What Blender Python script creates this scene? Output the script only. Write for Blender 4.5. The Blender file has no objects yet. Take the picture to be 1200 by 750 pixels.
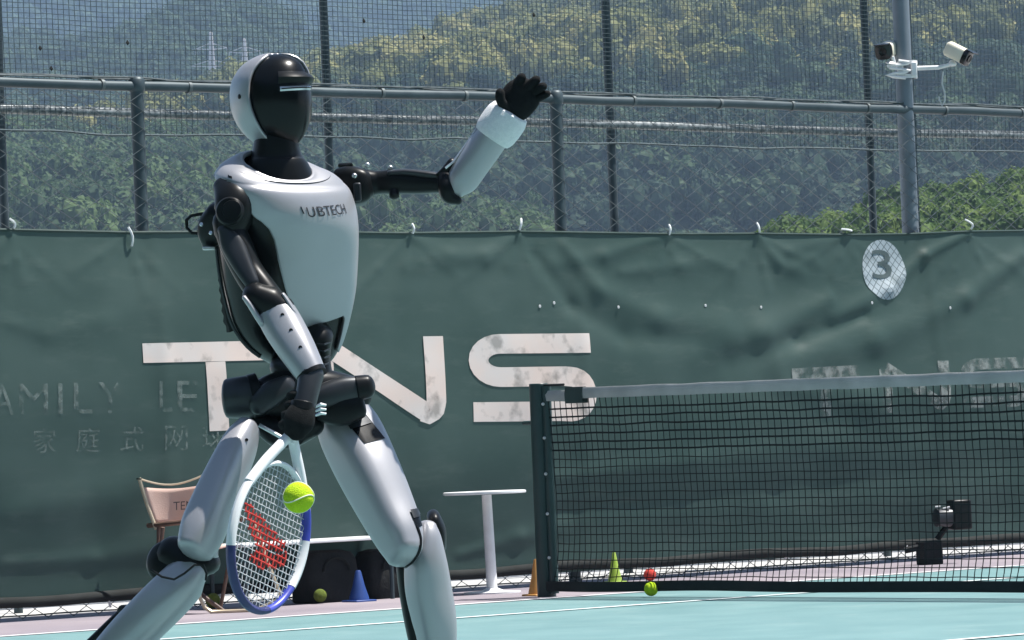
import bpy, bmesh, math, random
from mathutils import Vector as V, Matrix, noise
R = math.radians
random.seed(7)
scene = bpy.context.scene
COL = scene.collection

# ---------------------------------------------------------------- camera
F = 4700.0                    # focal length in pixels of a 1200 px wide frame
CAM = V((0, 0, 0.735))
ROLL = 0.040
PITCH = math.atan(155 * math.cos(ROLL) / F)
fw = V((0, math.cos(PITCH), math.sin(PITCH)))
u0 = V((0, -math.sin(PITCH), math.cos(PITCH)))
x0 = V((1, 0, 0))
rt = x0 * math.cos(ROLL) - u0 * math.sin(ROLL)
up = x0 * math.sin(ROLL) + u0 * math.cos(ROLL)
cd = bpy.data.cameras.new('camera')
cam = bpy.data.objects.new('camera', cd)
COL.objects.link(cam)
cd.sensor_width = 36
cd.lens = 36 * F / 1200
cd.clip_start = 0.1
cd.clip_end = 9000
M = Matrix.Identity(4)
for i in range(3):
    M[i][0], M[i][1], M[i][2], M[i][3] = rt[i], up[i], -fw[i], CAM[i]
cam.matrix_world = M
scene.camera = cam

# ---------------------------------------------------------------- sky, sun, exposure
SUN = V((0.38, 0.03, 0.925)).normalized()
elev = math.asin(SUN.z)
azim = math.atan2(SUN.x, SUN.y)
w = bpy.data.worlds.new('World')
scene.world = w
w.use_nodes = True
nt = w.node_tree
bg = nt.nodes['Background']
sky = nt.nodes.new('ShaderNodeTexSky')
sky.sky_type = 'NISHITA'
sky.sun_disc = False
sky.sun_elevation = elev
sky.sun_rotation = azim
sky.air_density = 1.0
sky.dust_density = 0.6
nt.links.new(sky.outputs[0], bg.inputs[0])
bg.inputs[1].default_value = 0.05
sl = bpy.data.lights.new('sun', 'SUN')
sl.energy = 5.0
sl.angle = R(0.5)
sl.color = (1.0, 0.96, 0.90)
so = bpy.data.objects.new('sun', sl)
COL.objects.link(so)
so.rotation_euler = (-SUN).to_track_quat('-Z', 'Y').to_euler()
so.location = (0, 0, 30)
vs = scene.view_settings
vs.view_transform = 'Standard'
vs.look = 'None'
vs.gamma = 1
vs.use_curve_mapping = False
vs.exposure = 0.97
scene.cycles.use_denoising = True
scene.cycles.volume_bounces = 1
scene.cycles.max_bounces = 8
scene.cycles.transparent_max_bounces = 24

# ---------------------------------------------------------------- helpers
def ray(px, py):
    return fw * F + rt * (px - 600) - up * (py - 375)

def at_y(px, py, Y):
    """point of the place that stands Y metres down the court along this sight line"""
    d = ray(px, py)
    return CAM + d * (Y / d.y)

def ground(px, py, z=0.0):
    d = ray(px, py)
    return CAM + d * ((z - CAM.z) / d.z)

def on_plane(px, py, p, n):
    d = ray(px, py)
    return CAM + d * ((p - CAM).dot(n) / d.dot(n))

WL = {}

def tag(o, label=None, cat=None, group=None, kind=None):
    if label: o['label'] = label
    if cat: o['category'] = cat
    if group: o['group'] = group
    if kind: o['kind'] = kind
    return o

def thing(name, loc, label, cat, group=None):
    o = bpy.data.objects.new(name, None)
    o.empty_display_size = 0.1
    COL.objects.link(o)
    o.location = loc
    WL[o.name] = V(loc)
    return tag(o, label, cat, group)

def lerp(a, b, t):
    return a + (b - a) * t

def smooth(a, b, x):
    t = max(0.0, min(1.0, (x - a) / (b - a)))
    return t * t * (3 - 2 * t)

def catmull(pts, sub):
    """pts: list of equal-length tuples"""
    out = []
    n = len(pts)
    for i in range(n - 1):
        p0, p1, p2, p3 = pts[max(i - 1, 0)], pts[i], pts[i + 1], pts[min(i + 2, n - 1)]
        for k in range(sub):
            t = k / sub
            out.append(tuple(0.5 * (2 * b + (c - a) * t + (2 * a - 5 * b + 4 * c - d) * t * t + (3 * b - a - 3 * c + d) * t ** 3)
                             for a, b, c, d in zip(p0, p1, p2, p3)))
    out.append(tuple(pts[-1]))
    return out

def interp(tbl, x):
    if x <= tbl[0][0]: return tbl[0][1]
    for (a, b), (c, d) in zip(tbl, tbl[1:]):
        if x <= c:
            return lerp(b, d, (x - a) / (c - a))
    return tbl[-1][1]

class MB:
    def __init__(s):
        s.v = []; s.f = []
    def add(s, vs_, fs_):
        b = len(s.v)
        s.v += [V(q) for q in vs_]
        s.f += [tuple(b + i for i in f) for f in fs_]
        return s
    def box(s, c, sz, rot=None):
        c = V(c)
        vs_ = []
        for x in (-.5, .5):
            for y in (-.5, .5):
                for z in (-.5, .5):
                    q = V((x * sz[0], y * sz[1], z * sz[2]))
                    vs_.append(c + (rot @ q if rot else q))
        return s.add(vs_, [(0, 1, 3, 2), (4, 6, 7, 5), (0, 4, 5, 1), (2, 3, 7, 6), (0, 2, 6, 4), (1, 5, 7, 3)])
    def tube(s, pts, r, n=8, cap=True, flat=None):
        pts = [V(p) for p in pts]
        rs = r if isinstance(r, (list, tuple)) else [r] * len(pts)
        vs_ = []; fs_ = []
        ref = None
        for i, p in enumerate(pts):
            t = (pts[min(i + 1, len(pts) - 1)] - pts[max(i - 1, 0)]).normalized()
            if ref is None:
                ref = V((0, 0, 1)) if abs(t.z) < 0.9 else V((1, 0, 0))
            a = (ref - t * ref.dot(t)).normalized()
            ref = a
            b = t.cross(a)
            for k in range(n):
                th = 2 * math.pi * (k + .5) / n
                vs_.append(p + a * (math.cos(th) * rs[i]) + b * (math.sin(th) * rs[i]))
        for i in range(len(pts) - 1):
            for k in range(n):
                k2 = (k + 1) % n
                fs_.append((i * n + k, i * n + k2, (i + 1) * n + k2, (i + 1) * n + k))
        if cap:
            fs_.append(tuple(range(n))[::-1])
            fs_.append(tuple((len(pts) - 1) * n + k for k in range(n)))
        return s.add(vs_, fs_)
    def lathe(s, c, prof, n=24, axis=V((0, 0, 1)), caps=True):
        c = V(c)
        q = axis.normalized().to_track_quat('Z', 'Y')
        vs_ = []; fs_ = []
        for (r, z) in prof:
            for k in range(n):
                th = 2 * math.pi * k / n
                vs_.append(c + q @ V((r * math.cos(th), r * math.sin(th), z)))
        for i in range(len(prof) - 1):
            for k in range(n):
                k2 = (k + 1) % n
                fs_.append((i * n + k, i * n + k2, (i + 1) * n + k2, (i + 1) * n + k))
        if caps:
            fs_.append(tuple(range(n))[::-1])
            fs_.append(tuple((len(prof) - 1) * n + k for k in range(n)))
        return s.add(vs_, fs_)
    def ball(s, c, r, nu=20, nv=12):
        return s.lathe(c, [(max(1e-4, math.sin(math.pi * i / nv)) * r, -math.cos(math.pi * i / nv) * r) for i in range(nv + 1)], nu, caps=False)
    def grid(s, rows):
        n = len(rows[0])
        return s.add([p for r_ in rows for p in r_],
                     [(i * n + k, i * n + k + 1, (i + 1) * n + k + 1, (i + 1) * n + k) for i in range(len(rows) - 1) for k in range(n - 1)])
    def build(s, name, mat, parent=None, smooth_=True, bevel=0.0, solid=0.0, angle=40, off=0):
        me = bpy.data.meshes.new(name)
        o_ = V((0, 0, 0)); q = parent
        while q is not None:
            if q.name in WL: o_ = WL[q.name]
            q = q.parent
        me.from_pydata([tuple(p - o_) for p in s.v], [], s.f)
        bm = bmesh.new(); bm.from_mesh(me)
        if len(s.f) < 60000 and not solid:
            bmesh.ops.recalc_face_normals(bm, faces=bm.faces)
        bm.to_mesh(me); bm.free()
        if smooth_:
            me.polygons.foreach_set('use_smooth', [True] * len(me.polygons))
            try: me.set_sharp_from_angle(angle=R(angle))
            except Exception: pass
        me.materials.append(mat)
        o = bpy.data.objects.new(name, me)
        COL.objects.link(o)
        if parent is not None: o.parent = parent
        if solid:
            md = o.modifiers.new('solid', 'SOLIDIFY'); md.thickness = solid; md.offset = off
        if bevel:
            md = o.modifiers.new('bevel', 'BEVEL'); md.width = bevel; md.segments = 2; md.limit_method = 'ANGLE'
        return o

# ---------------------------------------------------------------- materials
def mat(name, col, rough=0.6, col2=None, scale=8.0, bump=0.0, bscale=60.0, metal=0.0, coat=0.0, spec=0.5, transl=0.0, detail=5.0, lo=0.35, hi=0.65, rvar=0.0):
    m = bpy.data.materials.new(name)
    m.use_nodes = True
    t = m.node_tree; L = t.links
    b = t.nodes['Principled BSDF']; out = t.nodes['Material Output']
    b.inputs['Base Color'].default_value = (*col, 1)
    b.inputs['Roughness'].default_value = rough
    b.inputs['Metallic'].default_value = metal
    b.inputs['Coat Weight'].default_value = coat
    b.inputs['Specular IOR Level'].default_value = spec
    tc = t.nodes.new('ShaderNodeTexCoord')
    csock = None
    if col2 is not None:
        nz = t.nodes.new('ShaderNodeTexNoise')
        nz.inputs['Scale'].default_value = scale; nz.inputs['Detail'].default_value = detail
        L.new(tc.outputs['Object'], nz.inputs['Vector'])
        rp = t.nodes.new('ShaderNodeValToRGB')
        rp.color_ramp.elements[0].position = lo; rp.color_ramp.elements[1].position = hi
        rp.color_ramp.elements[0].color = (*col, 1); rp.color_ramp.elements[1].color = (*col2, 1)
        L.new(nz.outputs[0], rp.inputs[0])
        csock = rp.outputs[0]
        L.new(csock, b.inputs['Base Color'])
        if rvar:
            mr = t.nodes.new('ShaderNodeMapRange')
            mr.inputs['To Min'].default_value = rough - rvar; mr.inputs['To Max'].default_value = rough + rvar
            L.new(nz.outputs[0], mr.inputs['Value']); L.new(mr.outputs[0], b.inputs['Roughness'])
    if bump:
        nb = t.nodes.new('ShaderNodeTexNoise')
        nb.inputs['Scale'].default_value = bscale; nb.inputs['Detail'].default_value = 4
        L.new(tc.outputs['Object'], nb.inputs['Vector'])
        bp = t.nodes.new('ShaderNodeBump'); bp.inputs['Strength'].default_value = bump; bp.inputs['Distance'].default_value = 0.01
        L.new(nb.outputs[0], bp.inputs['Height']); L.new(bp.outputs[0], b.inputs['Normal'])
    if transl:
        tr = t.nodes.new('ShaderNodeBsdfTranslucent')
        tr.inputs['Color'].default_value = (*col, 1)
        if csock is not None: L.new(csock, tr.inputs['Color'])
        mx = t.nodes.new('ShaderNodeMixShader'); mx.inputs[0].default_value = transl
        L.new(b.outputs[0], mx.inputs[1]); L.new(tr.outputs[0], mx.inputs[2]); L.new(mx.outputs[0], out.inputs['Surface'])
    return m

def worn(m, lo, hi, scale, link_shadow=None):
    """paint that has flaked off in patches, with an optional chain-link shadow lattice: mixes the material with bare (transparent) gaps"""
    t = m.node_tree; L = t.links; out = t.nodes['Material Output']
    src = out.inputs['Surface'].links[0].from_socket
    tc = t.nodes.new('ShaderNodeTexCoord')
    nz = t.nodes.new('ShaderNodeTexNoise'); nz.inputs['Scale'].default_value = scale; nz.inputs['Detail'].default_value = 6
    L.new(tc.outputs['Object'], nz.inputs['Vector'])
    rp = t.nodes.new('ShaderNodeValToRGB')
    rp.color_ramp.elements[0].position = lo[0]; rp.color_ramp.elements[0].color = (lo[1],) * 3 + (1,)
    rp.color_ramp.elements[1].position = hi[0]; rp.color_ramp.elements[1].color = (hi[1],) * 3 + (1,)
    L.new(nz.outputs[0], rp.inputs[0])
    fac = rp.outputs[0]
    if link_shadow:  # chain-link shadow put into the paint as a lattice of gaps
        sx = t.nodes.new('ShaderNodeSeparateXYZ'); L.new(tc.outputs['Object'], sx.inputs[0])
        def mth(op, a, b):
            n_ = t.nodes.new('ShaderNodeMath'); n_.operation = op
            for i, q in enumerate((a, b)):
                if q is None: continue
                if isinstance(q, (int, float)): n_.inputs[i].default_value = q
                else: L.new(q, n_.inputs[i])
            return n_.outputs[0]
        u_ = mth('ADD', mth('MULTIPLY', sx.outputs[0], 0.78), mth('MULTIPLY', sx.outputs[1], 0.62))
        k = 2 * math.pi / link_shadow
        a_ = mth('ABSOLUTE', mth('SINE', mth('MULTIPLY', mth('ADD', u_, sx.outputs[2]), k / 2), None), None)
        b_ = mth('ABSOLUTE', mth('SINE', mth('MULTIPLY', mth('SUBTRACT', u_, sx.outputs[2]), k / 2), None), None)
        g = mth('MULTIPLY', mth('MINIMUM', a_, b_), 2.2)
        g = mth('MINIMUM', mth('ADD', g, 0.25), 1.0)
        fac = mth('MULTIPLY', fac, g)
    tr = t.nodes.new('ShaderNodeBsdfTransparent')
    mx = t.nodes.new('ShaderNodeMixShader')
    L.new(fac, mx.inputs[0]); L.new(tr.outputs[0], mx.inputs[1]); L.new(src, mx.inputs[2]); L.new(mx.outputs[0], out.inputs['Surface'])
    return m

MT = {}
MT['ground'] = mat('concrete', (.36, .36, .36), .9, (.46, .45, .43), .6, bump=.2)
MT['apron'] = mat('apron_paint', (.20, .175, .205), .8, (.27, .235, .26), 1.1, bump=.25, bscale=300)
MT['court'] = mat('court_paint', (.106, .212, .221), .62, (.150, .268, .274), 2.4, bump=.3, bscale=200, detail=12, lo=.3, hi=.7)
MT['line'] = mat('line_paint', (.74, .76, .76), .7, (.62, .65, .66), 9)
MT['hill'] = mat('hill_soil', (.03, .045, .02), 1, (.05, .07, .03), .02)
MT['tarp'] = mat('tarp_fabric', (.046, .084, .076), .5, (.062, .103, .094), 2.2, bump=.06, bscale=500, transl=.36, spec=.3)
def weave(m, dust):
    t = m.node_tree; L = t.links; b = t.nodes['Principled BSDF']
    tc = t.nodes.new('ShaderNodeTexCoord')
    mp = t.nodes.new('ShaderNodeMapping'); mp.inputs['Scale'].default_value = (2.2, 2.2, 9.0)
    L.new(tc.outputs['Object'], mp.inputs[0])
    nz = t.nodes.new('ShaderNodeTexNoise'); nz.inputs['Scale'].default_value = 1.6; nz.inputs['Detail'].default_value = 9; nz.inputs['Roughness'].default_value = .7
    L.new(mp.outputs[0], nz.inputs['Vector'])
    rp = t.nodes.new('ShaderNodeValToRGB'); rp.color_ramp.elements[0].position = .52; rp.color_ramp.elements[1].position = .78
    rp.color_ramp.elements[1].color = (.45, .45, .45, 1)
    L.new(nz.outputs[0], rp.inputs[0])
    mx = t.nodes.new('ShaderNodeMixRGB'); mx.inputs[2].default_value = (*dust, 1)
    src = b.inputs['Base Color'].links[0].from_socket
    L.new(rp.outputs[0], mx.inputs[0]); L.new(src, mx.inputs[1]); L.new(mx.outputs[0], b.inputs['Base Color'])
weave(MT['tarp'], (.13, .17, .155))
weave(MT['court'], (.24, .33, .33))
MT['hem'] = mat('hem_webbing', (.004, .006, .006), .9, (.009, .012, .012), 12)
MT['metal_dark'] = mat('green_grey_steel', (.035, .055, .065), .5, (.055, .078, .09), 7, metal=.25, rvar=.1)
MT['pole'] = mat('galvanised_steel', (.15, .18, .21), .45, (.20, .23, .26), 6, metal=.4, rvar=.1)
MT['rail_back'] = mat('speckled_rail', (.10, .12, .13), .5, (.34, .36, .36), 34, metal=.35)  # pale random speckle over a dark base
MT['wire'] = mat('fence_wire', (.07, .088, .095), .5, (.13, .15, .155), 30, metal=.3)
MT['net_cord'] = mat('netting_cord', (.05, .075, .085), .8, (.085, .115, .125), 5)
MT['tie'] = mat('tie_plastic', (.8, .82, .82), .4, (.7, .72, .72), 20)
MT['net_black'] = mat('net_twine', (.005, .010, .011), .9, (.009, .014, .015), 20)
MT['tape'] = mat('net_tape', (.46, .46, .46), .75, (.34, .35, .35), 5, bump=.15, transl=.2)
MT['post_green'] = mat('post_paint', (.012, .035, .036), .38, (.018, .045, .045), 9, rvar=.08)
MT['white_paint'] = mat('white_powder_coat', (.78, .79, .8), .4, (.7, .71, .72), 14)
MT['shell'] = mat('white_shell', (.375, .375, .40), .36, (.34, .345, .365), 4, metal=.44, rvar=.05, lo=.45, hi=.75)
MT['shell_racket'] = mat('racket_white', (.78, .78, .80), .35, (.7, .7, .72), 20)
MT['black'] = mat('black_shell', (.005, .006, .007), .36, (.009, .010, .011), 9, rvar=.07, spec=.2)
MT['black_gloss'] = mat('black_gloss', (.003, .004, .005), .26, (.005, .006, .007), 6, spec=.25)
MT['gunmetal'] = mat('dark_grey_metal', (.022, .025, .030), .38, (.034, .038, .044), 10, metal=.35, rvar=.08)
MT['glove'] = mat('black_knit', (.006, .007, .008), .95, (.012, .013, .014), 60, bump=.3, bscale=500, spec=.2)
MT['band'] = mat('white_towelling', (.82, .82, .84), .95, (.74, .75, .78), 90, bump=.5, bscale=420, spec=.2)
MT['silver'] = mat('silver_trim', (.75, .76, .78), .25, (.6, .62, .64), 30, metal=.7)
MT['blue'] = mat('racket_blue', (.05, .07, .42), .35, (.04, .05, .33), 30)
MT['navy'] = mat('racket_navy', (.02, .025, .10), .35, (.03, .035, .14), 30)
MT['string'] = mat('racket_string', (.62, .63, .66), .4, (.5, .51, .54), 40, transl=.2)
MT['string_red'] = mat('string_ink', (.62, .05, .04), .5, (.5, .04, .03), 40, transl=.2)
MT['felt'] = mat('ball_felt', (.52, .72, .03), .95, (.42, .62, .025), 60, bump=.6, bscale=350, spec=.1)
MT['felt_old_shaded'] = mat('ball_felt_old_shaded', (.13, .17, .035), .95, (.09, .12, .03), 60, bump=.5, bscale=300, spec=.1)  # old felt, its colour darkened further for the shade by the fence
MT['seam'] = mat('ball_seam', (.75, .78, .6), .8)
MT['red_felt'] = mat('red_felt', (.55, .045, .03), .9, (.45, .04, .03), 50, bump=.5, bscale=300)
MT['canvas'] = mat('pink_canvas', (.80, .60, .53), .9, (.74, .54, .47), 8, bump=.3, bscale=200, transl=.35)
MT['wood'] = mat('dark_wood', (.07, .04, .03), .55, (.12, .07, .05), 20)
MT['chair_metal'] = mat('champagne_tube', (.62, .52, .38), .35, (.5, .42, .3), 10, metal=.4)
MT['print_dark'] = mat('dark_print', (.09, .07, .07), .8)
MT['print_logo'] = mat('grey_print', (.02, .022, .03), .6)
MT['black_cloth'] = mat('black_cloth', (.006, .008, .009), .9, (.012, .014, .016), 12, bump=.4, bscale=60)
MT['cone_blue_shaded'] = mat('cone_blue_shaded', (.012, .045, .19), .5, (.016, .055, .23), 10)  # blue taken down to paint in the shade it stands in
MT['cone_green'] = mat('cone_green', (.34, .50, .06), .5, (.44, .6, .12), 12, transl=.25)
MT['cone_orange'] = mat('cone_orange', (.62, .34, .10), .55, (.55, .28, .08), 12, transl=.2)
MT['cctv'] = mat('cream_housing', (.72, .68, .56), .4, (.66, .62, .5), 9)
MT['cctv_white'] = mat('white_bracket', (.78, .78, .78), .4, (.66, .66, .66), 20)
MT['cctv_black'] = mat('lens_black', (.008, .009, .01), .2)
MT['cable'] = mat('cable_grey', (.5, .52, .53), .6)
MT['pylon'] = mat('pylon_steel', (.92, .82, .82), .5, (.85, .76, .76), .2)
MT['bark'] = mat('bark', (.07, .055, .04), .9, (.1, .08, .06), 3)
MT['paint_white'] = worn(mat('tarp_print', (.66, .55, .50), .75, (.60, .56, .54), 4.0, transl=.08), (.33, .52), (.47, 1.0), 9)
MT['paint_faint'] = worn(mat('tarp_print_faint', (.20, .25, .24), .8, (.165, .21, .20), 5.0, transl=.1), (.38, .0), (.62, .62), 22)
MT['paint_patchy'] = worn(mat('tarp_print_patchy', (.30, .32, .31), .8, (.21, .245, .24), 5.0, transl=.1), (.40, .05), (.62, .85), 14)
MT['paint_badge'] = worn(mat('tarp_badge', (.36, .42, .46), .7, (.29, .35, .39), 5.0, transl=.1), (.25, .6), (.45, 1.0), 10, link_shadow=.052)
MT['paint_dark'] = mat('tarp_numeral', (.055, .085, .095), .7, (.075, .11, .115), 20, transl=.25)

def foliage(name, cols, scale=.012):
    m = bpy.data.materials.new(name); m.use_nodes = True
    t = m.node_tree; L = t.links
    b = t.nodes['Principled BSDF']; out = t.nodes['Material Output']
    b.inputs['Roughness'].default_value = .7; b.inputs['Specular IOR Level'].default_value = .25
    oi = t.nodes.new('ShaderNodeObjectInfo')
    ge = t.nodes.new('ShaderNodeNewGeometry')
    nz = t.nodes.new('ShaderNodeTexNoise'); nz.inputs['Scale'].default_value = scale; nz.inputs['Detail'].default_value = 3
    L.new(ge.outputs['Position'], nz.inputs['Vector'])
    ad = t.nodes.new('ShaderNodeMath'); ad.operation = 'MULTIPLY_ADD'
    L.new(oi.outputs['Random'], ad.inputs[0]); ad.inputs[1].default_value = .75; L.new(nz.outputs[0], ad.inputs[2])
    sb = t.nodes.new('ShaderNodeMath'); sb.operation = 'SUBTRACT'; L.new(ad.outputs[0], sb.inputs[0]); sb.inputs[1].default_value = .36
    rp = t.nodes.new('ShaderNodeValToRGB')
    cr = rp.color_ramp
    cr.elements[0].position = .2; cr.elements[0].color = (*cols[0], 1)
    cr.elements[1].position = .85; cr.elements[1].color = (*cols[-1], 1)
    for i, c in enumerate(cols[1:-1]):
        e = cr.elements.new(.2 + .65 * (i + 1) / (len(cols) - 1)); e.color = (*c, 1)
    L.new(sb.outputs[0], rp.inputs[0])
    L.new(rp.outputs[0], b.inputs['Base Color'])
    tr = t.nodes.new('ShaderNodeBsdfTranslucent'); L.new(rp.outputs[0], tr.inputs['Color'])
    mx = t.nodes.new('ShaderNodeMixShader'); mx.inputs[0].default_value = .35
    L.new(b.outputs[0], mx.inputs[1]); L.new(tr.outputs[0], mx.inputs[2]); L.new(mx.outputs[0], out.inputs['Surface'])
    return m

MT['leaf'] = foliage('hill_foliage', [(.095, .115, .038), (.155, .17, .048), (.225, .225, .068), (.30, .28, .10)])
MT['leaf_far'] = foliage('far_foliage', [(.022, .05, .028), (.035, .07, .034), (.055, .095, .04)])  # on the valley wood these dark greens stand for hillside shade
MT['leaf_low'] = foliage('low_foliage', [(.035, .07, .03), (.05, .095, .035), (.08, .13, .04)], .03)
MT['leaf_near'] = foliage('near_foliage', [(.05, .10, .02), (.08, .14, .03), (.12, .18, .04)], .1)

# ================================================================ SETTING
# the side fence runs away to the right; the net stands square to it
ALPHA = math.atan(F / 5880.0)
FD = V((math.cos(ALPHA), math.sin(ALPHA), 0))         # along the fence, away from the camera
FN = V((math.sin(ALPHA), -math.cos(ALPHA), 0))        # out of the fence, to the court
FB = ground(600, 690)
def FP(px, py, off=0.0):
    """point on the fence plane -> (metres along, height)"""
    p = on_plane(px, py, FB + FN * off, FN)
    return (p - FB).dot(FD), p.z
def fence_pt(u, z, off=0.0):
    return FB + FD * u + FN * off + V((0, 0, z))

def sheet(name, corners, mt, z, nx=1, ny=1):
    m = MB()
    a, b, c, d = [V(q) for q in corners]
    rows = []
    for j in range(ny + 1):
        rows.append([V((*(lerp(lerp(a, b, i / nx), lerp(d, c, i / nx), j / ny)).xy, z)) for i in range(nx + 1)])
    m.grid(rows)
    o = m.build(name, mt, smooth_=False)
    return tag(o, kind='structure')

sheet('ground', [(-2400, -300, 0), (2400, -300, 0), (2400, 3700, 0), (-2400, 3700, 0)], MT['ground'], 0.0)
def along(dist, u):                                   # dist metres in front of the fence
    return FB + FD * u + FN * dist
def dist_of(px, py):
    return (ground(px, py) - FB).dot(FN)
D1 = dist_of(640, 703.5)
D2 = dist_of(640, 719)
D3 = dist_of(1200, 746)
sheet('apron', [along(-.45, -45), along(-.45, 60), along(40, 60), along(40, -45)], MT['apron'], .004)
sheet('court', [along(D1, -40), along(D1, 50), along(34, 50), along(34, -40)], MT['court'], .008)
def line(u0_, u1_, d, wd):
    sheet('court_line', [along(d, u0_), along(d, u1_), along(d + wd, u1_), along(d + wd, u0_)], MT['line'], .012)
line(-40, 50, D1, .05)
line(-40, 50, D2, .05)
line(-40, 50, D3, .05)

# ---------------------------------------------------------------- hills
def hor(px):
    return 530 - ROLL * (px - 600)
class Hill:
    def __init__(s, name, Yb, Yr, ridge, base_py, ease=1.0, amp=4.0, nscale=.02, pxr=(-900, 2100), nx=110, ny=26):
        s.Yb, s.Yr, s.ridge, s.ease, s.amp, s.ns = Yb, Yr, ridge, ease, amp, nscale
        s.base_py = base_py
        s.X0, s.X1 = (pxr[0] - 600) / F * Yr, (pxr[1] - 600) / F * Yr
        m = MB(); rows = []
        for j in range(ny + 1):
            v = j / ny * 1.35
            rows.append([V((lerp(s.X0, s.X1, i / nx), lerp(Yb, Yr, v), s.z(lerp(s.X0, s.X1, i / nx), v))) for i in range(nx + 1)])
        rows.insert(0, [V((p.x, p.y - 5, -.5)) for p in rows[0]])
        m.grid(rows)
        s.o = tag(m.build(name, MT['hill']), kind='structure')
    def z(s, X, v):
        px = X / s.Yr * F + 600
        zr = CAM.z + (hor(px) - interp(s.ridge, px)) / F * s.Yr
        zb = CAM.z + (hor(px) - interp(s.base_py, px)) / F * s.Yb
        if v > 1: return zr - (v - 1) * 1.2 * abs(zr - zb) - (v - 1) * 20
        n = noise.fractal(V((X * s.ns, v * (s.Yr - s.Yb) * s.ns, s.Yr * .01)), 1.0, 2.0, 4)
        return zb + (zr - zb) * (v ** s.ease) + n * s.amp * math.sin(math.pi * min(1, v + .05)) 
    def pt(s, X, v):
        return V((X, lerp(s.Yb, s.Yr, v), s.z(X, v)))

def leaf_clump_mesh(name, seed, n=230, lobes=9):
    rnd = random.Random(seed)
    m = MB()
    cs = []
    for i in range(lobes):
        a = rnd.uniform(0, 2 * math.pi); r_ = rnd.uniform(.15, .62); z_ = rnd.uniform(.15, 1.0)
        cs.append((V((math.cos(a) * r_, math.sin(a) * r_, z_)), rnd.uniform(.28, .46)))
    for i in range(n):
        c, r_ = rnd.choice(cs)
        d = V((rnd.gauss(0, 1), rnd.gauss(0, 1), rnd.gauss(.25, 1))).normalized()
        p = c + d * r_ * rnd.uniform(.72, 1.05)
        nn = (d + V((rnd.uniform(-.6, .6), rnd.uniform(-.6, .6), rnd.uniform(-.2, .8)))).normalized()
        a = nn.orthogonal().normalized(); a.rotate(Matrix.Rotation(rnd.uniform(0, 6.28), 3, nn)); b = nn.cross(a)
        sz = rnd.uniform(.045, .10)
        m.add([p + a * sz, p + b * sz * .8 + nn * sz * .25, p - a * sz, p - b * sz * .8 + nn * sz * .2], [(0, 1, 2, 3)])
    # a lumpy inner body keeps the crown from being see-through in its middle
    for c, r_ in cs:
        k = len(m.v)
        m.ball(c, r_ * .72, 7, 5)
        for q in m.v[k:]:
            q += V((rnd.uniform(-1, 1), rnd.uniform(-1, 1), rnd.uniform(-1, 1))) * r_ * .13
    return m

def proto_collection(name, mt, count=4, n=230):
    c = bpy.data.collections.new(name)
    for i in range(count):
        m = leaf_clump_mesh(name, 50 + i, n)
        o = m.build('crown_form', mt, smooth_=False)
        COL.objects.unlink(o); c.objects.link(o)
    return c

def forest(name, pts, coll, smin, smax, label, seed):
    me = bpy.data.meshes.new(name)
    me.from_pydata([tuple(p) for p in pts], [], [])
    o = bpy.data.objects.new(name, me); COL.objects.link(o)
    ng = bpy.data.node_groups.new(name, 'GeometryNodeTree')
    ng.interface.new_socket('Geometry', in_out='INPUT', socket_type='NodeSocketGeometry')
    ng.interface.new_socket('Geometry', in_out='OUTPUT', socket_type='NodeSocketGeometry')
    N = ng.nodes; L = ng.links
    gi = N.new('NodeGroupInput'); go = N.new('NodeGroupOutput')
    ip = N.new('GeometryNodeInstanceOnPoints'); ci = N.new('GeometryNodeCollectionInfo')
    ci.inputs[0].default_value = coll; ci.inputs[1].default_value = True; ci.inputs[2].default_value = True
    ip.inputs['Pick Instance'].default_value = True
    rr = N.new('FunctionNodeRandomValue'); rr.data_type = 'FLOAT_VECTOR'
    rr.inputs[0].default_value = (-.12, -.12, 0); rr.inputs[1].default_value = (.12, .12, 6.28); rr.inputs['Seed'].default_value = seed
    rs = N.new('FunctionNodeRandomValue'); rs.data_type = 'FLOAT_VECTOR'
    rs.inputs[0].default_value = (smin, smin, smin * .75); rs.inputs[1].default_value = (smax, smax, smax * 1.1); rs.inputs['Seed'].default_value = seed + 1
    L.new(gi.outputs[0], ip.inputs['Points']); L.new(ci.outputs[0], ip.inputs['Instance'])
    L.new(rr.outputs[0], ip.inputs['Rotation']); L.new(rs.outputs[0], ip.inputs['Scale'])
    L.new(ip.outputs[0], go.inputs[0])
    o.modifiers.new('trees', 'NODES').node_group = ng
    return tag(o, label, 'forest', kind='stuff')

def scatter(h, step, v0, v1, pxr, seed, sink=.5, keep=None):
    rnd = random.Random(seed)
    xa, xb = (pxr[0] - 600) / F * h.Yr, (pxr[1] - 600) / F * h.Yr
    pts = []
    ny = max(1, int((h.Yr - h.Yb) * (v1 - v0) / step)); nx = int((xb - xa) / step)
    for j in range(ny):
        for i in range(nx):
            X = xa + (i + rnd.random()) * step; v = v0 + (j + rnd.random()) / ny * (v1 - v0)
            if keep and not keep(X, v): continue
            p = h.pt(X, min(v, 1.0)); p.z -= sink
            pts.append(p)
    return pts

C_main = proto_collection('crowns_main', MT['leaf'], 5, 480)
C_low = proto_collection('crowns_low', MT['leaf_low'], 4, 420)
C_far = proto_collection('crowns_far', MT['leaf_far'], 5, 480)
C_near = proto_collection('crowns_near', MT['leaf_near'], 4, 420)

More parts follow.
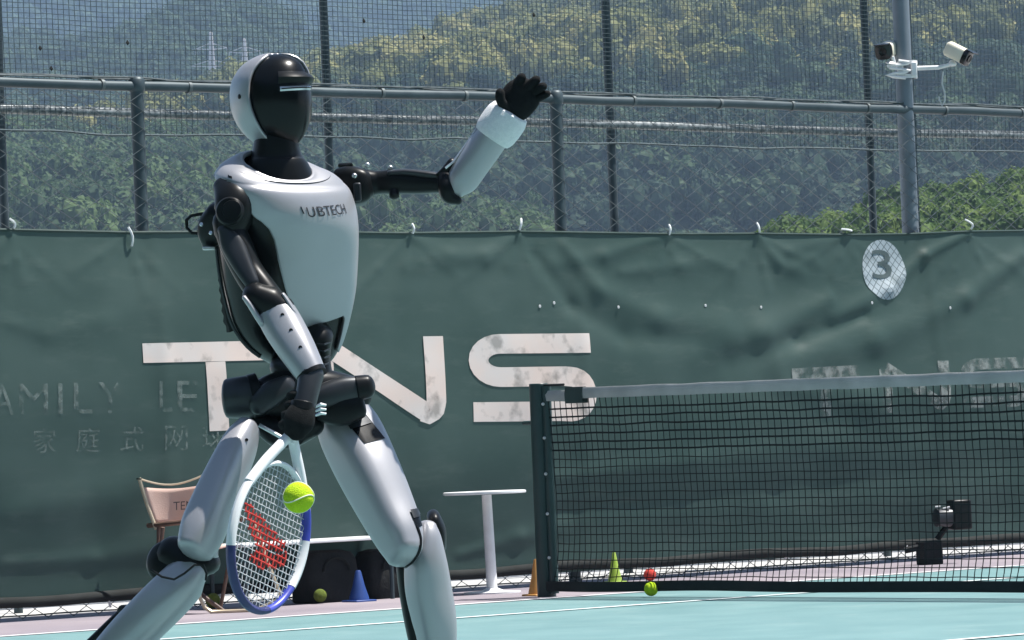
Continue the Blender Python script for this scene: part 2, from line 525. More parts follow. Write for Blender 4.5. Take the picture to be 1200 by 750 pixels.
h_far = Hill('hill_far', 1900, 2700, [(-900, -160), (0, -120), (300, -90), (520, -60), (900, -120), (2100, -200)], [(-900, 300), (2100, 300)], .85, 10, .006)
h_left = Hill('hill_left', 1000, 1600, [(-900, 70), (-50, 62), (90, 68), (170, 58), (235, 20), (285, 3), (335, 18), (375, 62), (430, 100), (600, 120), (2100, 150)], [(-900, 280), (2100, 280)], .8, 6, .01)
h_main = Hill('hill_main', 620, 1150, [(-900, 240), (200, 190), (330, 132), (400, 104), (470, 84), (560, 56), (650, 30), (740, -8), (900, -60), (1300, -110), (2100, -140)], [(-900, 292), (2100, 292)], .75, 7, .014)
h_low = Hill('hill_low', 480, 780, [(-900, 160), (-50, 165), (60, 168), (160, 185), (240, 176), (330, 200), (420, 240), (520, 275), (620, 305), (2100, 335)], [(-900, 300), (2100, 300)], .8, 2, .03)
h_near = Hill('hill_near', 170, 270, [(-900, 330), (880, 300), (975, 284), (1040, 262), (1100, 250), (1200, 226), (1300, 205), (2100, 120)], [(-900, 340), (2100, 340)], .9, .8, .06)

forest('forest_far', scatter(h_far, 11, .0, 1, (-150, 1350), 1), C_far, 8, 13, 'distant blue wooded mountain slope behind everything', 3)
forest('forest_left', scatter(h_left, 7.5, .0, 1, (-120, 620), 2), C_far, 5.5, 9, 'hazy wooded hill with the two pylons at upper left', 5)
forest('forest_valley_shaded', scatter(h_main, 5.4, .0, .26, (250, 1330), 33), C_far, 2.8, 7.6, 'dark blue green wood low on the hillside just above the tarp', 17)  # shade on the lower slope is painted by the darker foliage
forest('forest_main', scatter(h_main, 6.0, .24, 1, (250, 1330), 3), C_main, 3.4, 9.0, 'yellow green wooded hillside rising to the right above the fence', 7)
forest('forest_low', scatter(h_low, 4.0, .0, 1, (-120, 640), 4), C_low, 2.0, 6.0, 'low dark green wood behind the fence at lower left', 9)
forest('forest_near', scatter(h_near, 1.5, .25, 1, (880, 1330), 5), C_near, 1.1, 2.0, 'bright green bushes on the near slope behind the camera pole', 11)

# unseen wood added behind the camera to hold back sky light
rb = random.Random(77)
belt = []
for k in range(420):
    a = R(rb.uniform(95, 300)); d_ = rb.uniform(17, 27)
    belt.append(V((math.sin(a) * d_ * 1.1, math.cos(a) * d_ , rb.uniform(.0, 6.5))))
forest('added_shade_wood', belt, C_low, 2.4, 3.6, 'wood on the near side of the courts behind the photographer', 21)

# one round pale tree that stands out on the ridge
def tree(px, py, Y, height, wid, label, seed):
    top = at_y(px, py, Y)
    base = V((top.x, Y, top.z - height))
    t = thing('ridge_tree', base, label, 'tree')
    m = MB()
    m.tube([base, base + V((.1, 0, height * .35)), base + V((-.1, .1, height * .7))], [.35, .28, .12], 8)
    for a in (0.4, 2.2, 4.4):
        m.tube([base + V((.1, 0, height * .35)), base + V((math.cos(a) * wid * .25, math.sin(a) * wid * .25, height * .62))], [.16, .06], 6)
    m.build('trunk', MT['bark'], t)
    c = leaf_clump_mesh('crown', seed, 700, 12)
    for q in c.v:
        q.x *= wid * .5; q.y *= wid * .5; q.z *= height * .62
        q += base + V((0, 0, height * .2))
    c.build('crown', MT['leaf'], t, smooth_=False)
tree(478, 70, 960, 13, 11, 'round pale green tree standing above the ridge right of the robot head', 91)

# ---------------------------------------------------------------- pylons
def pylon(px, top_py, Y, height, label):
    top = at_y(px, top_py, Y)
    b = V((top.x, Y, top.z - height))
    t = thing('power_pylon', b, label, 'pylon', 'power pylons on the hill')
    def half(z):
        return lerp(4.2, .9, min(1, z / (height * .62))) if z < height * .62 else lerp(.9, .15, (z - height * .62) / (height * .38))
    lv = [0, .16, .3, .42, .52, .62, .7, .78, .86, .93, 1.0]
    cs = ((-1, -1), (1, -1), (1, 1), (-1, 1))
    def cn(z, c): return b + V((c[0] * half(z), c[1] * half(z), z))
    for c in cs:
        m = MB(); m.tube([cn(k * height, c) for k in lv], .42, 4); m.build('leg', MT['pylon'], t, False)
    m = MB()
    for z1, z2 in zip(lv, lv[1:]):
        for i in range(4):
            c1, c2 = cs[i], cs[(i + 1) % 4]
            m.tube([cn(z1 * height, c1), cn(z2 * height, c2)], .27, 4)
            m.tube([cn(z1 * height, c2), cn(z2 * height, c1)], .27, 4)
            m.tube([cn(z2 * height, c1), cn(z2 * height, c2)], .25, 4)
    m.build('bracing', MT['pylon'], t, False)
    for k, wv in ((.64, 5.2), (.76, 6.2), (.88, 4.6)):
        m = MB(); z = k * height
        for s in (-1, 1):
            tip = b + V((s * wv, 0, z + .3))
            for c in (-1, 1):
                m.tube([b + V((s * half(z), c * half(z), z)), tip], .2, 4)
                m.tube([b + V((s * half(z), c * half(z), z + 1.8)), tip], .17, 4)
            m.tube([tip, tip + V((0, 0, -1.9))], .14, 4)
        m.build('cross_arm', MT['pylon'], t, False)
pylon(247, 38, 1180, 42, 'taller pale lattice power pylon left of the robot head')
pylon(286, 46, 1200, 34, 'smaller pale lattice power pylon half hidden behind the robot head')

# ---------------------------------------------------------------- near chain link fence
UL, UR = FP(-160, 690)[0], FP(1420, 640)[0]
RAIL_Z = FP(600, 113)[1]
fence = thing('chain_link_fence', fence_pt(0, 0, -.05), 'grey chain link fence with green tarp hung on its lower half', 'fence')
POFF = -.05
def post_at(px, py, r_, ztop, name, mt, par, off):
    u_, _ = FP(px, py, off)
    m = MB(); m.tube([fence_pt(u_, 0, off), fence_pt(u_, ztop, off)], r_, 14)
    return m.build(name, mt, par), u_
posts_u = []
for px in (163.5, 654):
    o, u_ = post_at(px, 190, .034, RAIL_Z, 'post', MT['metal_dark'], fence, POFF); posts_u.append(u_)
    m = MB(); m.lathe(fence_pt(u_, RAIL_Z, POFF), [(.036, -.03), (.042, -.02), (.042, .03), (.03, .045), (.008, .05)], 14)
    m.build('post_cap', MT['metal_dark'], o)
posts_u.append(FP(1064, 190, -.075)[0])
m = MB(); m.tube([fence_pt(lerp(UL, UR, i / 20), RAIL_Z + .004 * math.sin(i * 1.7), POFF) for i in range(21)], .026, 12)
m.build('top_rail', MT['metal_dark'], fence)
m = MB()
for k in range(2):
    pts = []
    for i in range(241):
        u_ = lerp(UL, UR, i / 240)
        pts.append(fence_pt(u_, RAIL_Z + .034 + .010 * noise.noise(V((u_ * 2.3, k * 7, 0))) + k * .006, POFF + .012 * math.sin(u_ * 6 + k * 3)))
    m.tube(pts, .0055, 5)
m.build('strung_cable', MT['wire'], fence)
for k in range(16):
    u_ = lerp(UL, UR, (k + .35 + .2 * random.random()) / 16)
    m = MB(); m.lathe(fence_pt(u_, RAIL_Z, POFF), [(.027, -.009), (.031, -.009), (.031, .009), (.027, .009)], 14, FD, caps=False)
    m.build('rail_band', MT['wire'], fence)
# woven wires
PITCHW = .074
def chain_link(u_a, u_b, z_a, z_b, off, r_):
    m = MB()
    n = int((u_b - u_a) / PITCHW); hgt = PITCHW * .62
    nz_ = int((z_b - z_a) / hgt)
    for i in range(n):
        pts = []
        for j in range(nz_ + 1):
            side = (j % 2) if i % 2 == 0 else 1 - (j % 2)
            u_ = u_a + (i + side * 1.02) * PITCHW - .01 * PITCHW
            jz = .003 * noise.noise(V((u_ * 3, j * .4, 1)))
            pts.append(fence_pt(u_ + jz, z_a + j * hgt, off + (.002 if (i + j) % 2 else -.002)))
        m.tube(pts, r_, 4, cap=False)
    return m
o = chain_link(UL, UR, .012, RAIL_Z - .02, -.015, .0029).build('woven_wire', MT['wire'], fence, False)
tag(o, kind='stuff')
m = MB(); m.tube([fence_pt(lerp(UL, UR, i / 60), .03 + .01 * noise.noise(V((i * .6, 2, 2))), -.008) for i in range(61)], .004, 5)
m.build('bottom_wire', MT['wire'], fence)

# ---------------------------------------------------------------- tall back fence with netting
BO = -1.05
back = thing('netting_fence', fence_pt(0, 0, BO), 'tall pole fence hung with fine netting behind the chain link', 'fence')
BTOP = 4.6
for px, rr_ in ((1, .024), (384, .024), (715, .027), (1018, .024), (1330, .024), (-330, .024)):
    post_at(px, 140, rr_, BTOP, 'pole', MT['metal_dark'], back, BO)
BRZ = FP(600, 144, BO)[1]
ua, ub = FP(-330, 300, BO)[0], FP(1420, 300, BO)[0]
m = MB(); m.tube([fence_pt(lerp(ua, ub, i / 16), BRZ + .004 * math.sin(i), BO + .03) for i in range(17)], .026, 12)
m.build('mid_rail', MT['rail_back'], back)
m = MB()
NZ0 = FP(600, 167, BO)[1]
def ntz(u_): return .018 * noise.noise(V((u_ * .9, 0, 5))) + .01 * noise.noise(V((u_ * 3, 0, 9)))
sag = lambda u_, z: fence_pt(u_, z + ntz(u_) * max(.25, 1 - (z - NZ0)), BO + .06 + .03 * noise.noise(V((u_ * .7, z * .7, 3))))
PU, PZ = .0345, .0270
nu_ = int((ub - ua) / PU); nzv = int((BTOP - NZ0) / PZ)
def ribbon(m, pts, wv):
    vs_, fs_ = [], []
    for i, p in enumerate(pts):
        vs_ += [p - wv, p + wv]
        if i: fs_.append((2 * i - 2, 2 * i - 1, 2 * i + 1, 2 * i))
    m.add(vs_, fs_)
for i in range(nu_):
    u_ = ua + i * PU
    m.tube([sag(u_ + .006 * noise.noise(V((u_ * 5, j * .7, 4))), lerp(NZ0, BTOP, j / 14)) for j in range(15)], .0024, 4, cap=False)
for j in range(nzv):
    z = NZ0 + j * PZ
    m.tube([sag(lerp(ua, ub, i / 90), z + .004 * noise.noise(V((i * .5, j, 8)))) for i in range(91)], .0022, 4, cap=False)
o = m.build('netting', MT['net_cord'], back, False); tag(o, kind='stuff')
m = MB(); m.tube([sag(lerp(ua, ub, i / 120), NZ0) for i in range(121)], .007, 6)
m.build('netting_edge_cord', MT['net_cord'], back)
for k, (px, py) in enumerate(((45, 58), (58, 82), (147, 50), (424, 26), (493, 45), (621, 19))):
    u_, z_ = FP(px, py, BO + .05)
    m = MB(); c_ = sag(u_, z_) + FN * .012
    m.add([c_ + FD * .014 + V((0, 0, .002)), c_ + V((0, 0, .02)), c_ - FD * .010 + V((0, 0, .004)), c_ - V((0, 0, .012)), c_ + FN * .006], [(0, 1, 4), (1, 2, 4), (2, 3, 4), (3, 0, 4), (0, 3, 2, 1)])
    m.build('caught_leaf', MT['hem'], back, False)

# ---------------------------------------------------------------- camera pole and cameras
pu, _ = FP(1064, 200, -.075)
pb = fence_pt(pu, 0, .0)
POLE_OFF = -.075
pole = thing('camera_pole', fence_pt(pu, 0, POLE_OFF), 'thick grey steel pole carrying the two security cameras', 'pole')
m = MB(); m.tube([fence_pt(pu, 0, POLE_OFF), fence_pt(pu, 6.2, POLE_OFF)], .05, 24); m.build('shaft', MT['pole'], pole)
m = MB(); m.tube([fence_pt(pu + .052, .3, POLE_OFF + .02), fence_pt(pu + .052, 6.2, POLE_OFF + .02)], .008, 6); m.build('conduit', MT['metal_dark'], pole)
PY = fence_pt(pu, 0, POLE_OFF).y
def A(px, py, dy=0.0): return at_y(px, py, PY + dy)
m = MB()
for k, py in enumerate((74, 90)):
    c = A(1063, py); m.lathe(c, [(.054, -.012), (.061, -.012), (.061, .012), (.054, .012)], 22, caps=False)
m.build('band_clamp', MT['cctv_white'], pole)
for px in (1055, 1071):
    m = MB(); m.box(A(px, 81, -.052), (.035, .03, .085)); m.build('clamp_plate', MT['cctv_white'], pole, bevel=.006)
# cord wrapped over the clamp
m = MB(); m.tube([A(1053 + 14 * math.sin(i * 1.1), 71 + i * 1.7, -.072 - .006 * (i % 2)) for i in range(13)], .010, 6)
m.build('wrapped_cord', MT['cctv_white'], pole)
camr = thing('security_camera', A(1075, 79), 'cream bullet security camera on the right arm pointing right and down', 'security camera', 'security cameras on the pole')
m = MB(); m.tube([A(1075, 80, -.03), A(1100, 79, -.04), A(1112, 76, -.04), A(1118, 72, -.04)], [.014, .013, .011, .010], 10); m.build('arm', MT['cctv_white'], camr)
m = MB(); m.lathe(A(1116, 75, -.04), [(.020, -.012), (.026, 0), (.018, .014), (.012, .022)], 14); m.build('swivel_joint', MT['cctv_white'], camr)
ax = (A(1135, 67, -.06) - A(1111, 55, -.0)).normalized()
def bullet(par, p0, axis, L, wv, hv):
    q = axis.to_track_quat('X', 'Z').to_matrix()
    m = MB(); rows = []
    for x, s in ((0, .8), (.012, 1), (L - .01, 1), (L, .96)):
        ring = []
        for k in range(24):
            th = 2 * math.pi * k / 24
            c, s_ = math.cos(th), math.sin(th)
            e = .55
            ring.append(p0 + q @ V((x, math.copysign(abs(c) ** e, c) * wv * s, math.copysign(abs(s_) ** e, s_) * hv * s)))
        rows.append(ring + ring[:1])
    m.grid(rows); n = len(m.v)
    m.f.append(tuple(range(24)))
    hb = m.build('housing', MT['cctv'], par)
    m = MB(); rows = []
    for x, s in ((L - .001, 1.04), (L + .028, 1.04), (L + .03, .9)):
        ring = []
        for k in range(24):
            th = 2 * math.pi * k / 24
            c, s_ = math.cos(th), math.sin(th)
            ring.append(p0 + q @ V((x, math.copysign(abs(c) ** .55, c) * wv * s, math.copysign(abs(s_) ** .55, s_) * hv * s)))
        rows.append(ring + ring[:1])
    m.grid(rows); m.f.append(tuple(2 * 25 + k for k in range(24)))
    fb = m.build('lens_face', MT['cctv_black'], par)
    m = MB(); m.lathe(p0 + axis * (L + .03), [(wv * .5, -.004), (wv * .5, .006), (wv * .35, .004)], 18, axis); m.build('lens', MT['black_gloss'], fb)
    # sun visor lip over the lens
    m = MB(); m.box(p0 + q @ V((L + .032, 0, hv * .95)), (.05, wv * 1.8, .006), q); m.build('visor', MT['cctv_black'], par, False)
    return hb
hb = bullet(camr, A(1110, 56, -.03), ax, .125, .046, .046)
m = MB(); q = ax.to_track_quat('X', 'Z').to_matrix()
m.box(A(1121, 60, -.09), (.022, .003, .007), q); m.build('maker_mark', mat('mark_red', (.5, .18, .1), .5), hb, False)
m = MB(); m.tube([A(1105, 84, -.02), A(1104, 98, -.02), A(1107, 110, -.02), A(1107, 118, -.02), A(1104, 124, -.02), A(1101, 118, -.02), A(1100, 113, -.02)], .0055, 6); m.build('cable', MT['cable'], camr)
caml = thing('security_camera', A(1050, 78), 'security camera on the left bracket with its black lens face to the court', 'security camera', 'security cameras on the pole')
m = MB(); m.tube([A(1054, 80, -.03), A(1048, 74, -.06), A(1046, 66, -.07)], [.012, .011, .010], 10); m.build('arm', MT['cctv_white'], caml)
m = MB(); m.lathe(A(1044, 74, -.07), [(.03, -.004), (.034, .0), (.024, .006), (.012, .012)], 14, V((.2, -.2, 1))); m.build('swivel_joint', MT['cctv_white'], caml)
axl = V((-.42, -.88, -.22)).normalized()
bullet(caml, A(1045, 56, .05), axl, .13, .048, .046)

# ---------------------------------------------------------------- tarp
TU0, TU1 = UL + .02, UR - .02
TOP = [(FP(px, py)[0], FP(px, py)[1]) for px, py in ((-160, 266), (8, 269), (146, 272), (300, 271), (475, 273), (603, 271), (777, 274), (881, 273.5), (985, 275), (1060, 274), (1130, 271), (1200, 270), (1420, 271))]
TB = .072
RID = []
def rid(pts, wd, amp):
    wd *= 1.7; amp *= .75
    q = [V(FP(*p)) for p in pts]
    n = len(q) - 1
    for k, (a, b) in enumerate(zip(q, q[1:])): RID.append((a, b, wd * lerp(.4, 1, k / n), wd * lerp(.4, 1, (k + 1) / n), amp))
rid([(1128, 274), (1075, 300), (1030, 340), (965, 372)], .035, .022)
rid([(985, 276), (900, 300)], .03, .008)
rid([(1190, 300), (1120, 350), (1010, 400), (900, 425)], .07, .026)
rid([(960, 352), (880, 392), (800, 410)], .08, .024)
rid([(1000, 370), (920, 400), (840, 425)], .05, -.02)
rid([(655, 290), (690, 340), (760, 375), (830, 380)], .06, .02)
rid([(881, 275), (905, 310), (930, 320)], .03, .012)
rid([(777, 276), (700, 300), (640, 310)], .035, .012)
rid([(720, 320), (790, 312), (850, 305)], .04, .010)
rid([(620, 300), (660, 360), (720, 395), (800, 400)], .05, -.014)
rid([(603, 275), (560, 300), (470, 310)], .04, .010)
rid([(475, 275), (520, 300), (600, 305)], .04, .008)
rid([(900, 450), (1000, 470), (1200, 440)], .10, .02)
rid([(640, 560), (800, 540), (1000, 520)], .06, .014)
rid([(640, 600), (900, 575), (1190, 540)], .06, -.014)
rid([(530, 650), (600, 630), (650, 620)], .04, .012)
rid([(0, 600), (120, 580), (250, 540)], .10, .012)
rid([(0, 380), (40, 392), (110, 378), (170, 360)], .05, .006)
rid([(0, 660), (100, 655), (200, 640)], .04, .010)
rt_ = random.Random(5)
for px in (8, 146, 300, 475, 603, 777, 881, 985, 1130, 1250):
    for dx in (-70, -28, 20, 62):
        dx += rt_.uniform(-12, 12); dy = rt_.uniform(35, 75)
        rid([(px, 275), (px + dx * .5, 275 + dy * .55), (px + dx, 275 + dy)], .020, .006 * rt_.uniform(.4, 1.2))
def tarp_off(u_, z):
    o_ = .022 + .085 * math.sin(math.pi * max(0, min(1, (z - .07) / 1.86))) ** 1.2
    p = V((u_, z))
    for a, b, w1, w2, amp in RID:
        ab = b - a; t = max(0, min(1, (p - a).dot(ab) / ab.length_squared)); wd = lerp(w1, w2, t)
        d = (p - (a + ab * t)).length
        if d < wd * 3: o_ += amp * math.exp(-(d / wd) ** 2)
    o_ += .012 + .012 * noise.noise(V((u_ * 1.1, z * 1.6, 1))) + .005 * noise.noise(V((u_ * 3.1 + z, z * 4.1, 2)))
    right = smooth(-.5, 1.5, u_)
    o_ += .009 * right * noise.noise(V((u_ * 1.5 + z * 1.2, (z - u_ * .4) * 3.0, 7)))
    o_ += .03 * math.exp(-((z - .05) / .12) ** 2) * (.6 + noise.noise(V((u_ * 1.5, 0, 3))))
    for q in posts_u: o_ += .006 * math.exp(-((u_ - q) / .05) ** 2)
    return max(o_, .008)
def tp(u_, z, e=0.0): return fence_pt(u_, z, tarp_off(u_, z) + e)
tarp = thing('windscreen_tarp', fence_pt(0, 0, .03), 'dark green tarp with worn white lettering hung along the fence', 'tarp')
NU, NV = 430, 110
rows = []
for j in range(NV + 1):
    row = []
    for i in range(NU + 1):
        u_ = lerp(TU0, TU1, i / NU); zt = interp(TOP, u_)
        row.append(tp(u_, lerp(TB, zt, j / NV)))
    rows.append(row)
m = MB(); m.grid(rows); sheet_o = m.build('sheet', MT['tarp'], tarp)
m = MB()
m.tube([tp(lerp(TU0, TU1, i / 160), TB + .03 + .014 * noise.noise(V((i * .09, 0, 6))), .004) for i in range(161)], .028, 10)
m.build('bottom_hem', MT['hem'], tarp)
m = MB()
m.tube([tp(lerp(TU0, TU1, i / 200), interp(TOP, lerp(TU0, TU1, i / 200)) - .004, .002) for i in range(201)], .008, 6)
m.build('top_hem', MT['tarp'], tarp)
def tie(px, py, dx, dy, bend):
    m = MB(); pts = []
    for k in range(5):
        t = k / 4
        u_, z = FP(px + dx * t + bend * math.sin(math.pi * t), py + dy * t)
        pts.append(fence_pt(u_, z, .05 + .015 * math.sin(math.pi * t)))
    m.tube(pts, .0065, 5); m.build('cable_tie', MT['tie'], tarp)
for a in ((5, 257, 5, 11, 2), (144, 267, 4, 22, 1), (476, 263, 1, 11, 0), (604, 257, -2, 13, -1), (777, 264, 0, 12, 0), (880, 262, 3, 11, -1), (979, 269, 12, 2, 0), (1124, 258, 7, 11, 3),
          (121, 695, 2, 16, -3), (915, 643, -3, 12, 3), (1055, 634, 1, 12, -2), (1149, 629, 0, 11, 1), (249, 688, 1, 12, 0), (375, 681, 0, 12, 0), (428, 672, 2, 4, 0), (593, 672, 4, -4, 0), (822, 650, 1, 4, 0), (1010, 640, 1, 4, 0)):
    tie(*a)
# seams hinted by eyelets
for px in (620, 637, 712, 815, 880, 1008, 1098):
    u_, z = FP(px, 356 + (px % 7)); m = MB(); m.lathe(tp(u_, z, .003), [(.004, 0), (.009, .002), (.007, .004)], 10, FN); m.build('eyelet', MT['cable'], tarp)

def strip(m, path, wd, sub=14, e=.004, closed_ends=True):
    """a painted stroke along a path in photo units, laid on the tarp"""
    pts = catmull(path, 1) if False else path
    dense = []
    for (x1, y1), (x2, y2) in zip(pts, pts[1:]):
        L_ = math.hypot(x2 - x1, y2 - y1); n = max(1, int(L_ / 4))
        dense += [(lerp(x1, x2, k / n), lerp(y1, y2, k / n)) for k in range(n)]
    dense.append(pts[-1])
    rows = []
    for i, (x, y) in enumerate(dense):
        a = dense[max(0, i - 1)]; b = dense[min(len(dense) - 1, i + 1)]
        tx, ty = b[0] - a[0], b[1] - a[1]; L_ = math.hypot(tx, ty); nx_, ny_ = -ty / L_, tx / L_
        row = []
        for k in range(7):
            q = (k / 6 - .5) * wd
            row.append(tp(*FP(x + nx_ * q, y + ny_ * q, .10), e))
        rows.append(row)
    m.grid(rows)
def arc(cx, cy, rx, ry, a0, a1, n=12):
    return [(cx + rx * math.cos(R(lerp(a0, a1, k / n))), cy + ry * math.sin(R(lerp(a0, a1, k / n)))) for k in range(n + 1)]
LET = {
    'T': [[(166, 414), (337, 410)], [(250.5, 424), (254, 505)]],
    'N': [[(377, 500), (376, 408)], [(377, 404), (500, 486)] , [(507, 394), (508, 470), (506, 480), (500, 486), (493, 483)]],
    'S': [[(690, 402), (590, 403)] + arc(584, 422.5, 25, 19.5, -90, -270) + [(590, 442), (660, 441)] + arc(666, 462, 18, 20.5, -90, 90) + [(655, 482), (552, 483)]],
}
for ch, strokes in LET.items():
    m = MB()
    for i, s_ in enumerate(strokes): strip(m, s_, 23 if ch != 'N' or i != 1 else 22, e=.004 + .0012 * i)
    m.build('letter', MT['paint_white'], tarp)
def remap(ch, p):
    src = {'T': (166, 337, 922, 1003), 'N': (366, 517, 1028, 1106), 'S': (549, 690, 1122, 1198)}[ch]
    x = lerp(src[2], src[3], (p[0] - src[0]) / (src[1] - src[0]))
    base = 432 - .026 * (x - 922)
    return (x, base + (p[1] - 402) * .56)
for ch, strokes in LET.items():
    m = MB()
    for i, s_ in enumerate(strokes): strip(m, [remap(ch, p) for p in s_], 13, e=.004 + .0012 * i)
    m.build('letter', MT['paint_patchy'], tarp)

def text_mesh(body, name='t'):
    cu = bpy.data.curves.new(name, 'FONT'); cu.body = body; cu.size = 1.0; cu.resolution_u = 3
    o = bpy.data.objects.new(name, cu); COL.objects.link(o)
    bpy.context.view_layer.update()
    me = bpy.data.meshes.new_from_object(o.evaluated_get(bpy.context.evaluated_depsgraph_get()))
    COL.objects.unlink(o); bpy.data.objects.remove(o)
    bm = bmesh.new(); bm.from_mesh(me); bmesh.ops.triangulate(bm, faces=bm.faces); bm.to_mesh(me); bm.free()
    vs_ = [v.co.copy() for v in me.vertices]; fs_ = [tuple(p.vertices) for p in me.polygons]
    bpy.data.meshes.remove(me)
    for _ in range(2):
        mid = {}; out = []
        def md(a, b):
            k = (min(a, b), max(a, b))
            if k not in mid:
                vs_.append((vs_[a] + vs_[b]) / 2); mid[k] = len(vs_) - 1
            return mid[k]
        for a, b, c in fs_:
            x, y, z = md(a, b), md(b, c), md(c, a)
            out += [(a, x, z), (x, b, y), (z, y, c), (x, y, z)]
        fs_ = out
    return vs_, fs_
def tarp_text(ch, x0_, y0_, x1_, y1_, mt, e=.004):
    vs_, fs_ = text_mesh(ch)
    if not vs_: return
    ax_, bx_ = min(v.x for v in vs_), max(v.x for v in vs_); ay_, by_ = min(v.y for v in vs_), max(v.y for v in vs_)
    m = MB()
    m.add([tp(*FP(lerp(x0_, x1_, (v.x - ax_) / max(1e-6, bx_ - ax_)), lerp(y1_, y0_, (v.y - ay_) / max(1e-6, by_ - ay_)), .10), e) for v in vs_], fs_)
    m.build('letter', mt, tarp, False)
for ch, xa, xb in (('F', -42, -20), ('A', -12, 14), ('M', 20, 54), ('I', 66, 71), ('L', 84, 106), ('Y', 113, 140), ('L', 184, 199), ('E', 205, 229), ('I', 244, 249), ('S', 282, 304)):
    y_ = 449 - .018 * (xa - 60)
    tarp_text(ch, xa, y_, xb, y_ + 36, MT['paint_faint'])
for ch, xa in (('家', 37), ('庭', 88), ('式', 139), ('网', 190), ('球', 234)):
    y_ = 502 - .02 * (xa - 37)
    tarp_text(ch, xa, y_, xa + 27, y_ + 29, MT['paint_faint'])
# round court badge with its numeral
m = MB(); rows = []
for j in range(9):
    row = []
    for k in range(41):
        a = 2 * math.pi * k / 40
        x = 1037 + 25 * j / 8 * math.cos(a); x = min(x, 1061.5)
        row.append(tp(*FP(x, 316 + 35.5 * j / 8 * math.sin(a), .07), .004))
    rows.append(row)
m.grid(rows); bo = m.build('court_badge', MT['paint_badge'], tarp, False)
tarp_text('3', 1028, 292, 1051, 326, MT['paint_dark'], .008)

# ---------------------------------------------------------------- net
NB = ground(641, 700)
ND = FN                                   # the net runs out from the side line, square to the fence
NN = FD
net = thing('tennis_net', NB, 'black tennis net with grey top tape on a dark green post', 'net')
NL = 6.0
def nh(s): return 1.045 - .0125 * s
def npt(s, z, e=0.0):
    wv = .018 * noise.noise(V((s * 1.3, z * 1.5, 11))) + .012 * math.sin(z * 3)
    return NB + ND * s + NN * (wv + e) + V((0, 0, z))
m = MB(); m.tube([NB + V((0, 0, 0)), NB + V((0, 0, 1.075))], .048, 20)
po = m.build('post', MT['post_green'], net, bevel=.004)
m = MB(); m.tube([NB + ND * .062 + V((0, 0, .02)), NB + ND * .062 + V((0, 0, 1.06))], .024, 10); m.build('lacing_bar', MT['post_green'], net)
m = MB(); m.tube([NB - ND * .13 + NN * -.0 + V((0, 0, .88)), NB + V((0, 0, .88))], .011, 8); m.build('winder_shaft', MT['post_green'], net)
for z in (.2, .42, .62, .80, .97):
    m = MB(); m.lathe(NB + ND * .062 - FD * .02 + FN * .0 + V((0, 0, z)), [(.008, 0), (.008, .012), (.003, .015)], 8, -FD + FN * .3); m.build('bolt', MT['cable'], net)
# tape: a folded band over the headline cable
rows = []
for i in range(121):
    s = .30 + (NL - .30) * i / 120; h = nh(s)
    ring = []
    for (e, dz) in ((.012, -.052), (.014, -.03), (.012, -.006), (.006, .003), (-.006, .003), (-.012, -.006), (-.014, -.03), (-.012, -.052)):
        ring.append(npt(s, h + dz + .003 * noise.noise(V((s * 5, dz * 20, 4))), e))
    rows.append(ring)
m = MB(); m.grid(rows); m.build('top_tape', MT['tape'], net)
rows = []
for i in range(9):
    s = .05 + .26 * i / 8; h = nh(s)
    rows.append([npt(s, h + dz - .008, e) for (e, dz) in ((.010, -.052), (.012, -.02), (.0, .0), (-.012, -.02), (-.010, -.052))])
m = MB(); m.grid(rows); m.build('tape_end', MT['tape'], net)
rows = []
for i in range(5):
    s = .235 + .14 * i / 4; h = nh(s)
    rows.append([npt(s, h + dz, e) for (e, dz) in ((.017, -.075), (.018, -.03), (.010, .006), (-.010, .006), (-.018, -.03), (-.017, -.075))])
m = MB(); m.grid(rows); m.build('tape_sleeve', MT['post_green'], net)
m = MB(); m.tube([NB + V((0, 0, 1.065)), NB + ND * .2 + V((0, 0, 1.062))], .007, 8); m.build('headline_cable', MT['net_black'], net)
CU, CZ = .0447, .0447
m = MB(); ncol = int((NL - .09) / CU)
for i in range(ncol):
    s = .085 + i * CU; h = nh(s)
    lean = .02 * noise.noise(V((s * .6, 0, 2)))
    pts = []
    for j in range(27):
        z = lerp(.05, h - .05, j / 26)
        bow = -.05 * smooth(.22, .0, z) * (.6 + .4 * noise.noise(V((s * .7, 1, 0))))
        pts.append(npt(s + lean * (1 - z) + .006 * noise.noise(V((s * 7, z * 9, 3))) , z, bow))
    m.tube(pts, .0029, 4, cap=False)
nrow = 22
for j in range(nrow):
    fr = j / nrow
    for dd in ((0,) if j < nrow - 6 else (0, 1)):
        pts = []
        for i in range(161):
            s = .085 + (NL - .085) * i / 160; h = nh(s)
            z = .06 + (h - .06 - .06) * fr + .006 * noise.noise(V((s * 4, j * 1.3, 6)))
            bow = -.05 * smooth(.22, .0, z) * (.6 + .4 * noise.noise(V((s * .7, 1, 0))))
            pts.append(npt(s, z + dd * .004, bow + dd * .003))
        m.tube(pts, .0031 if not dd else .0029, 4, cap=False)
o = m.build('mesh', MT['net_black'], net, False); tag(o, kind='stuff')
# knots show as small dark dots near the top rows
m = MB()
for j in range(nrow - 6, nrow):
    for i in range(ncol):
        s = .085 + i * CU; h = nh(s); z = .06 + (h - .06 - .06) * j / nrow + .006 * noise.noise(V((s * 4, j * 1.3, 6)))
        m.box(npt(s, z + .002, 0), (.008, .008, .010))
o = m.build('knots', MT['net_black'], net, False); tag(o, kind='stuff')
rows = []
for i in range(101):
    s = .06 + (NL - .06) * i / 100
    z0 = .034 + .006 * noise.noise(V((s * 1.2, 0, 9)))
    rows.append([npt(s, z0 + dz, e - .05) for (e, dz) in ((.006, .05), (.008, .02), (.0, 0), (-.008, .02), (-.006, .05))])
m = MB(); m.grid(rows); m.build('bottom_band', MT['net_black'], net)

